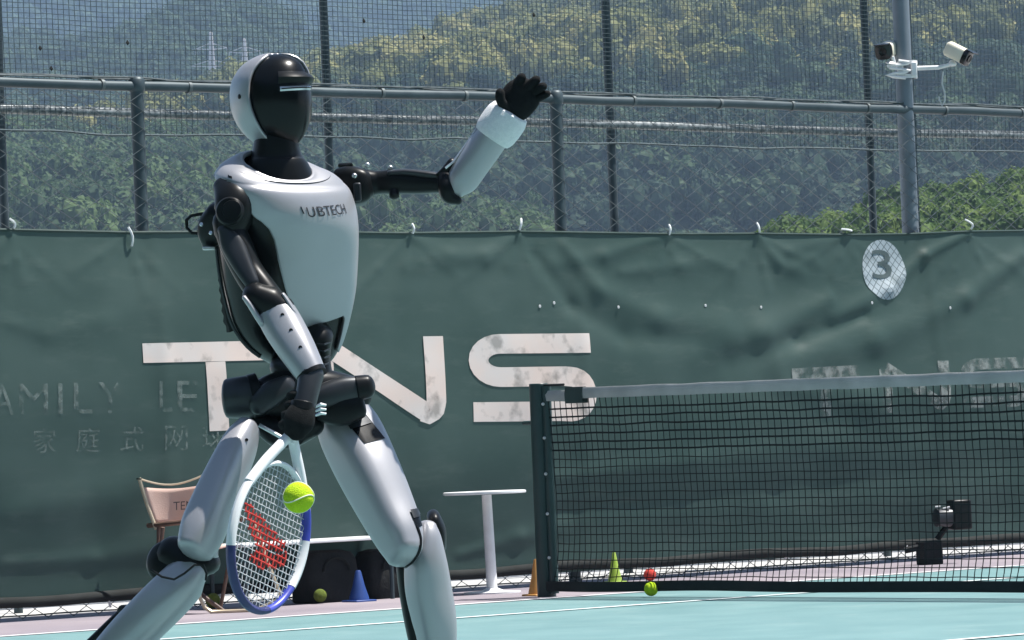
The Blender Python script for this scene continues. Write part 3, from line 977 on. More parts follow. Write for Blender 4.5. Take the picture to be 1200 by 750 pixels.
# ---------------------------------------------------------------- haze
hz = MB(); hz.box((0, 1690, 349), (4860, 4040, 702))
hm = bpy.data.materials.new('air'); hm.use_nodes = True
t_ = hm.node_tree
t_.nodes.remove(t_.nodes['Principled BSDF'])
pv = t_.nodes.new('ShaderNodeVolumePrincipled')
pv.inputs['Color'].default_value = (.50, .71, 1.0, 1)
pv.inputs['Density'].default_value = 0.00018
pv.inputs['Anisotropy'].default_value = 0.0
t_.links.new(pv.outputs[0], t_.nodes['Material Output'].inputs['Volume'])
ho = hz.build('haze', hm, smooth_=False); tag(ho, 'pale blue haze in the air over the valley', 'haze', kind='stuff')

# ================================================================ COURTSIDE OBJECTS
def cone(px, py, hgt, rad, mt, label, name='training_cone', top=.25):
    b = ground(px, py)
    t = thing(name, b, label, 'cone', 'training cones by the fence')
    m = MB(); m.lathe(b, [(rad * .86, .012), (rad * .80, .03), (lerp(rad * .8, rad * top, .5), hgt * .5), (rad * top, hgt - .008), (rad * top * .7, hgt), (rad * top * .5, hgt - .01)], 24); m.build('body', mt, t)
    m = MB(); s = rad * 2.1; m.box(b + V((0, 0, .007)), (s, s, .013), Matrix.Rotation(ALPHA, 3, 'Z')); m.build('base', mt, t, bevel=.004)
cone(421, 706, .165, .062, MT['cone_blue_shaded'], 'blue training cone under the low black table')
cone(721, 684, .17, .045, MT['cone_green'], 'yellow green training cone behind the left end of the net', top=.22)
cone(630, 699, .19, .055, MT['cone_orange'], 'orange training cone half hidden behind the net post')
def ball(c, r_, mt, label, group=None, seam=True, rx=.6):
    t = thing('tennis_ball', c - V((0, 0, r_)), label, 'ball', group)
    m = MB(); m.ball(c, r_, 32, 18); m.build('felt', mt, t)
    if seam:
        pts = []
        a = .44
        for i in range(65):
            th = 2 * math.pi * i / 64
            x = (1 - a) * math.sin(th) + a * math.sin(3 * th); y = (1 - a) * math.cos(th) - a * math.cos(3 * th); z = 2 * math.sqrt(a * (1 - a)) * math.cos(2 * th)
            p = V((x, y, z)).normalized() * r_ * 1.0
            p.rotate(Matrix.Rotation(rx, 3, 'X') @ Matrix.Rotation(rx * 1.7, 3, 'Y'))
            pts.append(c + p)
        m = MB(); m.tube(pts, r_ * .045, 6, cap=False); m.build('seam', MT['seam'], t)
def ground_ball(px, py_bottom, r_, *a, **k):
    b = ground(px, py_bottom); ball(b + V((0, 0, r_ + .012)), r_, *a, **k)
ground_ball(763.5, 701.5, .0345, MT['felt'], 'bright yellow tennis ball on the court in front of the net', seam=False)
ground_ball(762, 683.5, .034, MT['red_felt'], 'red practice ball on the ground behind the net', seam=False)
ground_ball(375.5, 708.5, .034, MT['felt_old_shaded'], 'dull green ball beside the blue cone', seam=False)
ground_ball(250, 715.5, .038, MT['felt_old_shaded'], 'dull green ball by the foot of the folding chair', seam=False)

# small white table
tb = ground(577, 696)
t = thing('side_table', tb, 'small white one-legged table in front of the tarp left of the net', 'table')
sY = F / tb.y
TH = .53
cT = V((tb.x - .02, tb.y, TH))
m = MB(); m.lathe(cT, [(.21, -.008), (.217, -.006), (.218, 0), (.217, .006), (.21, .008)], 40); m.build('tabletop', MT['white_paint'], t)
m = MB(); m.tube([V((tb.x, tb.y, .012)), V((tb.x - .01, tb.y, TH - .012))], [.029, .026], 18); m.build('leg', MT['white_paint'], t)
m = MB(); m.lathe(tb, [(.15, .004), (.15, .012), (.06, .018), (.034, .03)], 30); m.build('base', MT['white_paint'], t)

# low long table with black bags under it
lt0, lt1 = ground(262, 715), ground(447, 702)
lc = (lt0 + lt1) / 2; ld = (lt1 - lt0).normalized(); LL = (lt1 - lt0).length
ltY = lc.y
ln = V((ld.y, -ld.x, 0))
z_lt = at_y(400, 632, (lt0 + (lt1 - lt0) * .75).y).z
low = thing('low_table', lc, 'low long table with a thin white top behind the racket', 'table')
rot = Matrix.Rotation(math.atan2(ld.y, ld.x), 3, 'Z')
m = MB(); m.box(lc + V((0, 0, z_lt)), (LL, .36, .016), rot); m.build('tabletop', MT['white_paint'], low, bevel=.004)
for a in (-1, 1):
    for b in (-1, 1):
        p = lc + ld * (a * (LL / 2 - .04)) + ln * (b * .14)
        m = MB(); m.tube([p, V((p.x, p.y, z_lt - .011))], .012, 8); m.build('leg', MT['metal_dark'], low)
def bag(c, L_, D_, H_, label):
    t = thing('black_bag', c, label, 'bag', 'black bags under the low table')
    m = MB(); rows = []
    prof = [(0, .9), (.05, 1), (.5, 1.02), (.82, .96), (.95, .8), (1, .45)]
    for z, s in prof:
        row = []
        for k in range(29):
            th = 2 * math.pi * k / 28; cc, ss = math.cos(th), math.sin(th)
            jit = 1 + .05 * noise.noise(V((cc * 2 + c.x, ss * 2, z * 3)))
            row.append(c + rot @ V((math.copysign(abs(cc) ** .4, cc) * L_ / 2 * s * jit, math.copysign(abs(ss) ** .4, ss) * D_ / 2 * s * jit, z * H_)))
        rows.append(row)
    m.grid(rows); m.f.append(tuple(len(m.v) - 29 + k for k in range(28))); m.build('body', MT['black_cloth'], t)
    m = MB(); m.tube([c + rot @ V((L_ * .25 * math.cos(a_), -D_ * .53 - .004, H_ * .6 + H_ * .26 * math.sin(a_))) for a_ in [math.pi * k / 8 for k in range(9)]], .008, 6); m.build('handle', MT['hem'], t)
bag(lc + ld * (LL * .14), .34, .18, z_lt - .05, 'black bag under the right half of the low table')
bag(lc + ld * (LL * .50), .26, .18, z_lt - .06, 'slim black bag at the right end under the low table')

# folding director chair
cb = ground(262, 717)
ch = thing('folding_chair', cb, 'folding chair with pink canvas back and pale metal frame behind the left leg', 'chair')
CY = cb.y - .2
def C(px, py, dy=0.0): return at_y(px, py, CY + dy)
def Ck(p): return V((p.x, p.y, max(p.z, .012)))
m = MB(); rows = []
for j in range(9):
    t = j / 8; row = []
    for i in range(13):
        s = i / 12
        xl = lerp(167, 182, t); xr = lerp(240, 232, t)
        yt = lerp(571, 568, s) + 3 * math.sin(math.pi * s); yb = lerp(614, 610, s)
        row.append(C(lerp(xl, xr, s), lerp(yt, yb, t), .18 - .04 * math.sin(math.pi * s) * -1))
    rows.append(row)
m.grid(rows); cvs = m.build('canvas_back', MT['canvas'], ch, solid=.006)
vs_, fs_ = text_mesh('TENS')
bx_ = max(v.x for v in vs_)
m = MB(); m.add([C(203 + 30 * v.x / bx_, 598 - 10 * v.y / .7 - 2 * v.x / bx_, .165) for v in vs_], fs_); m.build('canvas_print', MT['print_dark'], cvs, False)
m = MB(); m.tube([C(163, 560, .18), C(172, 590, .18), C(183, 620, .16)], .010, 8); m.build('back_upright', MT['chair_metal'], ch)
m = MB(); m.tube([C(238, 556, .18), C(234, 585, .18), C(230, 615, .16)], .010, 8); m.build('back_upright', MT['chair_metal'], ch)
m = MB(); m.tube([C(lerp(163, 238, k / 10), lerp(561, 557, k / 10) + 9 * math.sin(math.pi * k / 10), .18) for k in range(11)], .006, 6); m.build('back_cord', MT['chair_metal'], ch)
m = MB(); m.tube([C(163, 560.5, .18), C(163, 562, .18)], .014, 8); m.build('end_cap', MT['hem'], ch)
m = MB(); m.tube([C(174, 616, .22), C(215, 612, -.06)], .013, 8); m.build('armrest', MT['wood'], ch)
m = MB(); m.tube([C(232, 613, .22), C(285, 609, -.06)], .013, 8); m.build('armrest', MT['wood'], ch)
m = MB(); rows = []
for j in range(7):
    t = j / 6; rows.append([C(lerp(lerp(184, 236, s), lerp(200, 268, s), t), lerp(632, 642, t) - 2 * s + 5 * math.sin(math.pi * s), lerp(.20, -.10, t)) for s in [k / 8 for k in range(9)]])
m.grid(rows); m.build('canvas_seat', MT['canvas'], ch, solid=.006)
m = MB(); m.tube([C(186, 616, .14), C(186, 640, .12), C(184, 690, .10), Ck(C(182, 717, .10))], .011, 8); m.build('leg', MT['wood'], ch)
m = MB(); m.tube([C(191, 618, -.02), C(188, 645, .0), C(240, 700, -.06), Ck(C(262, 716, -.06))], .011, 8); m.build('leg', MT['wood'], ch)
m = MB(); m.tube([C(231, 688, -.08), C(235, 702, -.08), C(240, 712, -.08), Ck(C(248, 718, -.08)), Ck(C(262, 718, -.08)), Ck(C(300, 715.5, -.08)), C(330, 700, -.08), C(312, 655, -.04), C(297, 610, .0)], .010, 8); m.build('foot_frame', MT['chair_metal'], ch)
m = MB(); m.tube([C(272, 640, .1), C(266, 672, .08), Ck(C(258, 714, .08))], .010, 8); m.build('leg', MT['wood'], ch)

# black boxy device behind the net
eb = ground(1096, 662)
EY = eb.y
def E(px, py, dy=0.0): return at_y(px, py, EY + dy)
eq = thing('floodlight', eb, 'small black boxy floodlight on a block at the foot of the tarp behind the net', 'floodlight')
er = Matrix.Rotation(.35, 3, 'Z')
m = MB(); m.box(eb + V((-.03, 0, .07)), (.12, .12, .14), er); m.build('base_block', MT['black_cloth'], eq, bevel=.012)
m = MB(); m.tube([E(1085, 640), E(1060, 645)], .02, 8); m.build('cable_stub', MT['black_cloth'], eq)
m = MB(); m.tube([E(1098, 632), E(1110, 616)], .018, 8); m.build('stem', MT['black'], eq)
m = MB(); m.box(E(1124, 603), (.12, .10, .17), er); bo = m.build('housing', MT['black'], eq, bevel=.012)
m = MB(); m.lathe(E(1113, 606, -.03), [(.055, 0), (.05, .08), (.052, .085), (.04, .09)], 20, V((-1, -.35, 0))); hd = m.build('head', MT['gunmetal'], eq)
m = MB(); m.tube([E(1096, 594, -.05), E(1102, 593.5, -.05)], .006, 6); m.tube([E(1105, 596, -.07), E(1113, 594, -.07)], .006, 6); m.build('edge_trim', MT['cable'], hd)
# ================================================================ ROBOT
RY = 9.6
def RP(px, py, d=0.0): return at_y(px, py, RY + d)
def pxm(d=0.0): return (RY + d) / F          # metres per photo unit at that depth
FOOT = RP(330, 800, 0.0)
robot = thing('humanoid_robot', V((FOOT.x, RY, 0)), 'white and black humanoid robot swinging a racket in a wide stance', 'robot')

def section(c, a, b, rw, rd, e, n):
    out = []
    for k in range(n):
        th = 2 * math.pi * k / n
        cc, ss = math.cos(th), math.sin(th)
        out.append(c + a * (math.copysign(abs(cc) ** (2 / e), cc) * rw) + b * (math.copysign(abs(ss) ** (2 / e), ss) * rd))
    return out
def loft(m, st, n=28, sub=5, e=2.2, caps=(1, 1), k=1.0, rot=0.0):
    """st: (px, py, depth, half width across the view, half thickness in depth) -> closed tapering limb"""
    d_ = catmull([tuple(map(float, s[:5])) for s in st], sub)
    P = [RP(s[0], s[1], s[2]) for s in d_]
    T = [(P[min(i + 1, len(P) - 1)] - P[max(i - 1, 0)]).normalized() for i in range(len(P))]
    rings = []
    view = V((0, 1, 0))
    def ring(i, c, f):
        a = T[i].cross(view).normalized(); b = a.cross(T[i]).normalized()
        a, b = a * math.cos(R(rot)) + b * math.sin(R(rot)), b * math.cos(R(rot)) - a * math.sin(R(rot))
        q = pxm(d_[i][2]) * k
        return section(c, a, b, d_[i][3] * q * f, d_[i][4] * q * f, e, n)
    def capr(i, sgn, amt):
        r_ = min(d_[i][3], d_[i][4]) * pxm(d_[i][2]) * amt
        return [(P[i] + T[i] * (sgn * r_ * math.sin(w_)), math.cos(w_)) for w_ in (.35, .75, 1.1, 1.38)]
    if caps[0]:
        for c, f in reversed(capr(0, -1, caps[0])): rings.append(ring(0, c, f))
    for i in range(len(P)): rings.append(ring(i, P[i], 1))
    if caps[1]:
        for c, f in capr(len(P) - 1, 1, caps[1]): rings.append(ring(len(P) - 1, c, f))
    b0 = len(m.v)
    m.grid([r_ + r_[:1] for r_ in rings])
    w_ = n + 1
    m.f.append(tuple(b0 + q for q in range(n))); m.f.append(tuple(b0 + (len(rings) - 1) * w_ + q for q in range(n)))
    return m
def weld(o, dist=1e-5):
    bm = bmesh.new(); bm.from_mesh(o.data); bmesh.ops.remove_doubles(bm, verts=bm.verts, dist=dist); bmesh.ops.recalc_face_normals(bm, faces=bm.faces); bm.to_mesh(o.data); bm.free()
    o.data.polygons.foreach_set('use_smooth', [True] * len(o.data.polygons))
    try: o.data.set_sharp_from_angle(angle=R(42))
    except Exception: pass
    return o
def limb(name, mt, st, par=robot, **kw):
    m = MB(); loft(m, st, **kw); return weld(m.build(name, mt, par))

# ---- torso
TNv = V((.62, -.78, 0)).normalized(); TLv = V((.78, .62, 0)).normalized()
TA, TBk = .165, .115
TR = [  # y, left, right, front swell, forward dip
    (196, 288, 362, .95, 20), (195.5, 282, 369, .90, 20.5), (198, 274, 380, .80, 19.5), (203, 265, 391, .72, 17), (211, 259, 399, .73, 13), (222, 255.5, 405, .84, 8),
    (240, 255.5, 408, .98, 3.5), (258, 257, 409, 1.09, 1), (280, 259, 409.5, 1.13, 0), (320, 263, 410, 1.05, 0), (350, 268, 409, .98, 0),
    (380, 275, 406, .90, 0), (405, 290, 400, .84, 0), (422, 312, 391, .8, 0), (432, 335, 378, .8, 0)]
TRD = catmull(TR, 8)
def ring_at(y):
    for a, b in zip(TRD[12:], TRD[13:]):
        if a[0] <= y <= b[0]:
            t = (y - a[0]) / max(1e-6, b[0] - a[0]); return tuple(lerp(p, q, t) for p, q in zip(a, b))
    return TRD[-1] if y > 300 else TRD[12]
PH = math.asin(1) - math.atan2(TA * .78, TBk * .62)
def torso_pt(rg, th, k=1.0, grow=0.0, e=2.35):
    y, xl, xr, bf, tilt = rg
    c = RP((xl + xr) / 2, y + tilt * math.cos(th), -.40 * (350 - y) / 490)
    s = ((xr - xl) / 2) / 72.0
    cc, ss = math.cos(th), math.sin(th)
    fx = math.copysign(abs(cc) ** (2 / e), cc) * (TBk * s * (bf if cc > 0 else 1) + grow) * k
    fy = math.copysign(abs(ss) ** (2 / e), ss) * (TA * s + grow) * k
    return c + TNv * fx + TLv * fy
m = MB(); rows = []
for rg in TRD[6:]:
    rows.append([torso_pt(rg, 2 * math.pi * k / 56, .975) for k in range(57)])
m.grid(rows); m.f.append(tuple(len(m.v) - 57 + k for k in range(56)))
torso = weld(m.build('torso_core', MT['black_gloss'], robot))
EDGE = [(196, 178), (205, 178), (209, 165), (212, 100), (215, 74), (222, 63), (235, 58), (250, 56.5), (257, 53), (263, 47), (272, 41), (285, 37), (310, 33), (340, 27), (360, 22), (372, 19), (395, 16), (420, 14)]
def edge(y): return R(interp(EDGE, y))
m = MB(); rows = []
NR, NC = 150, 56
def yend(s): return interp([(0, 389), (.12, 386), (.74, 372), (.80, 376), (.86, 410), (1, 414)], s)
yr = [r_[0] for r_ in TRD]
for j in range(NR + 1):
    row = []
    for k in range(NC + 1):
        s = k / NC
        if j <= 24:                     # collar and straps, ring by ring
            rg = TRD[min(j, 23)] if j < 24 else TRD[24]
        else:
            y = lerp(TRD[24][0], yend(s), (j - 24) / (NR - 24)); rg = ring_at(y)
        e_ = edge(rg[0])
        th = lerp(-e_, min(R(178), e_ + R(30) * smooth(230, 275, rg[0])), s)
        row.append(torso_pt(rg, th, 1.0, .004))
    rows.append(row)
m.grid(rows)
o = m.build('chest_shell', MT['shell'], robot, solid=.007, off=0, angle=60)
chest = o
bm = bmesh.new(); bm.from_mesh(o.data); bmesh.ops.recalc_face_normals(bm, faces=bm.faces); bm.to_mesh(o.data); bm.free()
# raised collar bead
m = MB(); pts = []
for k in range(73):
    th = 2 * math.pi * k / 72; pts.append(torso_pt(TRD[0], th, 1.0, .004))
m.tube(pts, .006, 8, cap=False); m.build('collar', MT['shell'], chest)
m = MB(); pts = [torso_pt(TRD[17], R(a), 1.0, .0085) for a in range(-78, 79, 4)]
m.tube(pts, .0016, 5); m.build('collar_seam', MT['gunmetal'], chest)
m = MB(); m.add([torso_pt(TRD[a], R(b), 1.0, .0105) for a, b in ((15, -104), (15, -97), (28, -74), (28, -81))], [(0, 1, 2, 3)])
m.add([RP(283, 211, -.1), RP(286, 210.5, -.1), RP(293, 204, -.1), RP(291, 203, -.1)], [(0, 1, 2, 3)]) if False else None
m.build('strap_slot', MT['black'], chest, solid=.002)
# chest lettering
vs_, fs_ = text_mesh('UBTECH')
bx_ = max(v.x for v in vs_)
m = MB()
m.add([torso_pt(ring_at(lerp(259, 253, v.x / bx_) - 14 * v.y / .7), R(lerp(-7, 27, v.x / bx_)), 1.0, .0090) for v in vs_], fs_)
m.build('lettering', MT['print_logo'], chest, False)
m = MB(); m.tube([torso_pt(ring_at(244), R(-10), 1, .009), torso_pt(ring_at(254), R(-9.4), 1, .009)], .0012, 5); m.build('lettering_mark', MT['print_logo'], chest)
# side panel ridges
m = MB(); m.tube([torso_pt(ring_at(y), R(lerp(-122, -95, (y - 285) / 130)), .985, .004) for y in range(285, 418, 6)], .0045, 6); m.build('side_rib', MT['gunmetal'], torso)
m = MB(); m.tube([torso_pt(ring_at(y), R(lerp(-150, -135, (y - 270) / 110)), .985, .008) for y in range(270, 385, 6)], [.012 + .004 * (i % 2) for i in range(20)], 8); m.build('back_edge', MT['black'], torso)

# ---- head
HN = V((.75, -.66, 0)).normalized(); HL = V((.66, .75, 0)).normalized()
HA, HB = .080, .100
PHH = math.atan2(HB * .75, HA * .66)
HR = [(63.4, 318, 326), (65, 307, 338), (68.5, 297.5, 346.5), (74, 288, 354), (82, 280, 359.5), (95, 273, 364.5), (110, 271, 367), (125, 272.5, 368), (140, 278, 366.5), (152, 286, 362.5), (163, 297, 356), (170, 309, 350), (175, 322, 343)]
HRD = catmull(HR, 6)
def head_pt(rg, th, k=1.0, grow=0.0):
    y, xl, xr = rg
    c = RP((xl + xr) / 2, y, -.10); s = ((xr - xl) / 2) / 45.0
    return c + HN * (math.cos(th) * (HB * s * k + grow)) + HL * (math.sin(th) * (HA * s * k + grow))
def head_ring(y):
    for a, b in zip(HRD, HRD[1:]):
        if a[0] <= y <= b[0]:
            t = (y - a[0]) / max(1e-6, b[0] - a[0]); return tuple(lerp(p, q, t) for p, q in zip(a, b))
    return HRD[-1]
m = MB(); m.grid([[head_pt(rg, 2 * math.pi * k / 48, .955) for k in range(49)] for rg in HRD])
m.f.append(tuple(range(48))); m.f.append(tuple(len(m.v) - 49 + k for k in range(48)))
face = weld(m.build('face_visor', MT['black_gloss'], robot))
HE = []
for y, xb in ((63, 318), (66, 317), (70, 312), (76, 306), (85, 300), (100, 295.5), (115, 295), (130, 298), (145, 304), (156, 310), (163, 315.5), (167, 319)):
    rg = head_ring(max(y, 63.5)); cx, rr_ = (rg[1] + rg[2]) / 2, (rg[2] - rg[1]) / 2
    HE.append((y, math.asin(max(-1, min(1, (xb - cx) / rr_))) - PHH))
m = MB(); rows = []
for rg in [head_ring(lerp(63.5, 166, (j / 60) ** 1.3)) for j in range(61)]:
    e_ = interp(HE, rg[0])
    rows.append([head_pt(rg, lerp(e_, -e_ - 2 * math.pi, k / 48), 1.0, .002) for k in range(49)])
m.grid(rows); o = m.build('hood_shell', MT['shell'], robot, solid=.006, off=0, angle=60)
bm = bmesh.new(); bm.from_mesh(o.data); bmesh.ops.recalc_face_normals(bm, faces=bm.faces); bm.to_mesh(o.data); bm.free()
# thin bright lip running over the crown on the far side
m = MB(); m.tube([head_pt(head_ring(y), R(a), .96, .003) for y, a in ((64.5, -20), (66.5, 5), (70, 20), (76, 27), (84, 31), (94, 33), (104, 34))], [.0015, .003, .0035, .0035, .003, .0025, .001], 8); m.build('crown_lip', MT['shell'], robot)
# brow camera bar
def head_band(m, y0, y1, a0, a1, g0, g1, n=20, slope=0.0, rowsn=5):
    rows = []
    for j in range(rowsn):
        t = j / (rowsn - 1); row = []
        for k in range(n + 1):
            s = k / n; y = lerp(y0, y1, t) - slope * (s - .0)
            taper = math.sin(math.pi * min(1, max(0, s * .9 + .05))) ** .35
            row.append(head_pt(head_ring(y), R(lerp(a0, a1, s)), .955, lerp(g0, g1, math.sin(math.pi * t)) * taper))
        rows.append(row)
    m.grid(rows)
m = MB(); head_band(m, 87, 103, -42, 42, -.002, .017, slope=0); m.build('brow_camera', MT['black'], face)
m = MB(); head_band(m, 106, 111.5, -40, 40, .0, .0035, slope=3.0); m.build('sensor_slit', MT['silver'], face)
m = MB(); head_band(m, 107.6, 109.6, -38, 38, .002, .0055, slope=3.0); m.build('slit_glass', MT['black_gloss'], face)
m = MB(); m.lathe(head_pt(head_ring(114), R(-101), 1.0, .004), [(.006, 0), (.006, .002), (.003, .003)], 12, (HN * math.cos(R(-101)) + HL * math.sin(R(-101)))); m.build('ear_button', MT['black'], robot)
limb('neck', MT['black'], [(326, 150, -.10, 26, 26), (324, 170, -.10, 27, 28), (324, 184, -.095, 31, 32), (324.5, 195, -.095, 38, 36), (325, 206, -.09, 43, 42), (326, 220, -.08, 46, 46)], e=2.1)

# ---- right arm (nearer, holding the racket)
o = limb('shoulder', MT['black'], [(264, 222, -.19, 13, 18), (274, 236, -.215, 24, 24), (275, 252, -.215, 22.5, 24), (269, 268, -.21, 19, 22)], e=2.3)
m = MB(); m.lathe(RP(270, 248, -.262), [(.034, 0), (.034, .008), (.030, .013), (.012, .013), (.010, .011)], 28, V((-.15, -1, .1))); m.build('joint_cover', MT['black'], o)
m = MB(); m.lathe(RP(272, 246, -.275), [(.024, 0), (.022, .004), (.004, .005)], 24, V((-.15, -1, .1))); m.build('joint_cap', MT['black'], o)
o = limb('motor_block', MT['black'], [(262, 252, -.12, 20, 22), (250, 268, -.10, 18, 22), (246, 284, -.08, 9, 14)], e=3.2, caps=(.6, .6))
for px, py in ((236, 263), (247, 273), (294, 287)):
    m = MB(); m.lathe(RP(px, py, -.165 if px < 290 else -.215), [(.005, 0), (.004, .004)], 10, V((0, -1, .3))); m.build('screw', MT['silver'], o)
m = MB(); m.tube([RP(*q) for q in ((246, 251, -.1), (234, 251, -.1), (224, 253, -.1), (218.5, 258, -.1), (219, 267, -.1), (225, 273, -.1), (236, 274, -.1))], .0042, 8); m.build('cable_loop', MT['black'], o)
m = MB(); m.box(RP(245, 291, -.12), (.03, .02, .008)); m.build('connector', MT['silver'], o, bevel=.002)
limb('upper_arm', MT['black'], [(267, 262, -.21, 18, 20), (277, 288, -.22, 19, 20), (291, 318, -.23, 18, 19), (306, 340, -.25, 18.5, 19), (318, 356, -.26, 18.5, 19)], e=2.6)
limb('upper_arm_cover', MT['gunmetal'], [(263, 270, -.240, 8, 9), (272, 285, -.246, 14, 9), (284, 310, -.262, 12, 8), (296, 332, -.276, 9, 7)], e=2.5)
limb('elbow', MT['black'], [(300, 346, -.27, 16, 22), (316, 356, -.27, 21, 24), (330, 362, -.27, 16, 22)], e=2.4)
fa = limb('forearm', MT['shell'], [(323.5, 367.5, -.27, 23.5, 24), (333, 384, -.285, 24, 24), (346, 406, -.31, 22.5, 23), (357, 425, -.33, 20, 21), (365, 439, -.345, 17.5, 18)], e=2.4, caps=(.05, .05))
limb('elbow_fork', MT['shell'], [(287, 349, -.29, 3.0, 12), (293, 357, -.29, 3.6, 14), (302, 371, -.285, 4, 16), (308, 380, -.285, 4, 14)], par=fa, e=3)
limb('elbow_fork', MT['shell'], [(332, 345, -.28, 2.2, 12), (338, 354, -.28, 3.0, 14), (345, 366, -.28, 3.6, 16), (349, 374, -.285, 3.6, 14)], par=fa, e=3)
m = MB(); loft(m, [(364, 437, -.345, 18.5, 19), (366.5, 441.5, -.348, 18, 18.5)], sub=1, caps=(0, 0)); weld(m.build('forearm_rim', MT['black'], fa))
limb('wrist', MT['gunmetal'], [(364, 440, -.35, 15.5, 16), (362, 452, -.36, 14, 15), (358, 470, -.37, 13.5, 15), (355, 480, -.375, 14, 15)], e=2.3)
limb('wrist_ring', MT['black'], [(355.5, 473, -.372, 15, 17), (354, 481, -.375, 15.5, 17)], sub=2, e=2.3, caps=(.2, .2))
hand = limb('right_hand', MT['glove'], [(355, 480, -.38, 15, 13), (352, 488, -.385, 18, 14), (349, 497, -.39, 18, 13), (346, 505, -.39, 14, 11)], e=2.5)
# ---- left arm (farther, stretched out)
sh = limb('shoulder_block', MT['black'], [(400, 216, .14, 18, 28), (412, 218, .13, 23, 28), (424, 218, .12, 22, 26), (432, 217, .12, 16, 22)], e=4, caps=(.3, .4))
m = MB(); m.tube([RP(398, 194, .12), RP(409, 194.5, .1), RP(413, 192, .1)], [.006, .008, .004], 8); m.build('top_tab', MT['black'], sh)
m = MB(); m.box(RP(419, 225, .045), (.018, .012, .045)); m.build('side_plate', MT['gunmetal'], sh, bevel=.004)
for px, py, d in ((415.5, 206, .05), (430.5, 193.5, .1), (457.5, 196.5, .1), (411, 249, .1)):
    m = MB(); m.box(RP(px, py, d), (.011, .012, .011), Matrix.Rotation(.5, 3, 'Y')); m.build('bolt_head', MT['silver'], sh, bevel=.003)
m = MB(); m.tube([RP(405, 238, .12), RP(409, 246, .11), RP(412, 251, .1)], .006, 8); m.build('cable_stub', MT['black'], sh)
ua_ = limb('upper_arm', MT['black'], [(428, 215, .12, 17, 20), (444, 214, .12, 14, 18), (462, 213, .11, 14.5, 18), (490, 214.5, .10, 13, 16), (512, 215, .09, 11.5, 15), (528, 217, .08, 11, 14)], e=2.7)
limb('upper_arm_cover', MT['gunmetal'], [(458, 203.5, .10, 4, 15), (476, 202.5, .095, 4.5, 16), (500, 205, .085, 5, 15), (520, 207.5, .08, 4.5, 13)], par=ua_, e=2.5)
m = MB(); m.lathe(RP(462, 228, .08), [(.012, -.01), (.012, .006), (.006, .01)], 14, V((0, -.6, -1))); m.build('knuckle', MT['black'], ua_)
eb_ = limb('elbow', MT['black'], [(522, 207, .06, 9, 13), (523, 219, .05, 10, 14), (527, 230, .05, 9.5, 13), (537, 235.5, .05, 5, 10)], e=2.6)
limb('elbow_bracket', MT['black'], [(513, 205, .06, 2.5, 10), (522, 199, .06, 5, 12), (530, 192, .06, 7, 12)], par=eb_, e=3)
fl = limb('forearm', MT['shell'], [(534, 222, .06, 12, 16), (541, 212, .055, 18.5, 20), (554, 193, .045, 19.5, 21), (570, 170, .035, 20, 21), (588, 146, .02, 19, 20)], e=2.4, caps=(.6, .1))
m = MB(); m.tube([RP(522, 197, .03), RP(532, 189, .03), RP(552, 161, .03), RP(567, 137, .02)], .0032, 6); m.build('edge_trim', MT['silver'], fl)
limb('wristband', MT['band'], [(576.5, 161, .03, 22.5, 23), (580, 156, .028, 25, 25.5), (587, 146.5, .022, 26, 26), (594, 137, .018, 25.5, 25.5), (598, 131, .015, 23, 24)], e=2.15, caps=(.12, .12))
# gloved left hand: palm, four unequal fingers, thumb off the side of the palm
palm = limb('left_hand', MT['glove'], [(594, 136, .015, 17, 14), (600, 127, .01, 20.5, 15), (607, 118, .005, 22.5, 14), (614, 109, .0, 22, 12), (618, 103, -.002, 19, 10)], e=2.5)
def finger(par, pts, r0, r1, name='finger'):
    d_ = catmull([tuple(map(float, p)) for p in pts], 4)
    P = [RP(*p) for p in d_]; n = len(P)
    rs = [lerp(r0, r1, i / (n - 1)) for i in range(n)]
    t = (P[-1] - P[-2]).normalized()
    for a in (.5, 1.0, 1.35):
        P.append(P[n - 1] + t * (r1 * math.sin(a))); rs.append(r1 * math.cos(a))
    m = MB(); m.tube(P, rs, 10); return m.build(name, MT['glove'], par)
finger(palm, [(603, 108, .0), (607, 98, -.012), (611, 91, -.022)], .0135, .0115)
finger(palm, [(613, 107, -.004), (621, 100, -.02), (628, 94, -.03)], .0135, .0115)
finger(palm, [(620, 111, -.002), (629, 105, -.02), (636, 101.5, -.032)], .0125, .0108)
finger(palm, [(622, 119, .004), (632, 114, -.012), (641, 110, -.024)], .0115, .009)
finger(palm, [(594, 128, -.01), (587, 118, -.025), (586, 109, -.03)], .0125, .0115, 'thumb')

# ---- waist and hips
limb('waist', MT['black'], [(372, 396, -.03, 19, 26), (374, 412, -.02, 14, 22), (376, 428, -.02, 12, 20), (376, 445, -.02, 16, 24)], e=2.4)
o = limb('waist_cover', MT['gunmetal'], [(330, 430, -.0, 14, 22), (350, 436, -.0, 22, 30), (372, 440, .0, 18, 26)], e=2.4)
for y in (402, 410, 418, 426):
    m = MB(); m.tube([RP(366 + (y - 402) * .25, y, -.075), RP(380, y + 1.5, -.085), RP(387, y - 1, -.06)], .0022, 5); m.build('bellows_rib', MT['gunmetal'], o)
pel = limb('pelvis', MT['black'], [(300, 470, -.06, 22, 26), (325, 464, -.05, 28, 34), (355, 464, -.03, 32, 36), (385, 462, -.0, 28, 34), (415, 462, .03, 20, 26)], e=3.0)
mo = limb('hip_motor', MT['gunmetal'], [(266, 467, -.10, 23, 24), (280, 466, -.10, 24.5, 25), (300, 464, -.09, 25, 26)], e=2.1, caps=(.25, .1))
limb('motor_ring', MT['black'], [(293, 465, -.094, 26, 27), (303, 463, -.09, 26.5, 27.5)], par=mo, sub=2, e=2.1, caps=(.1, .1))
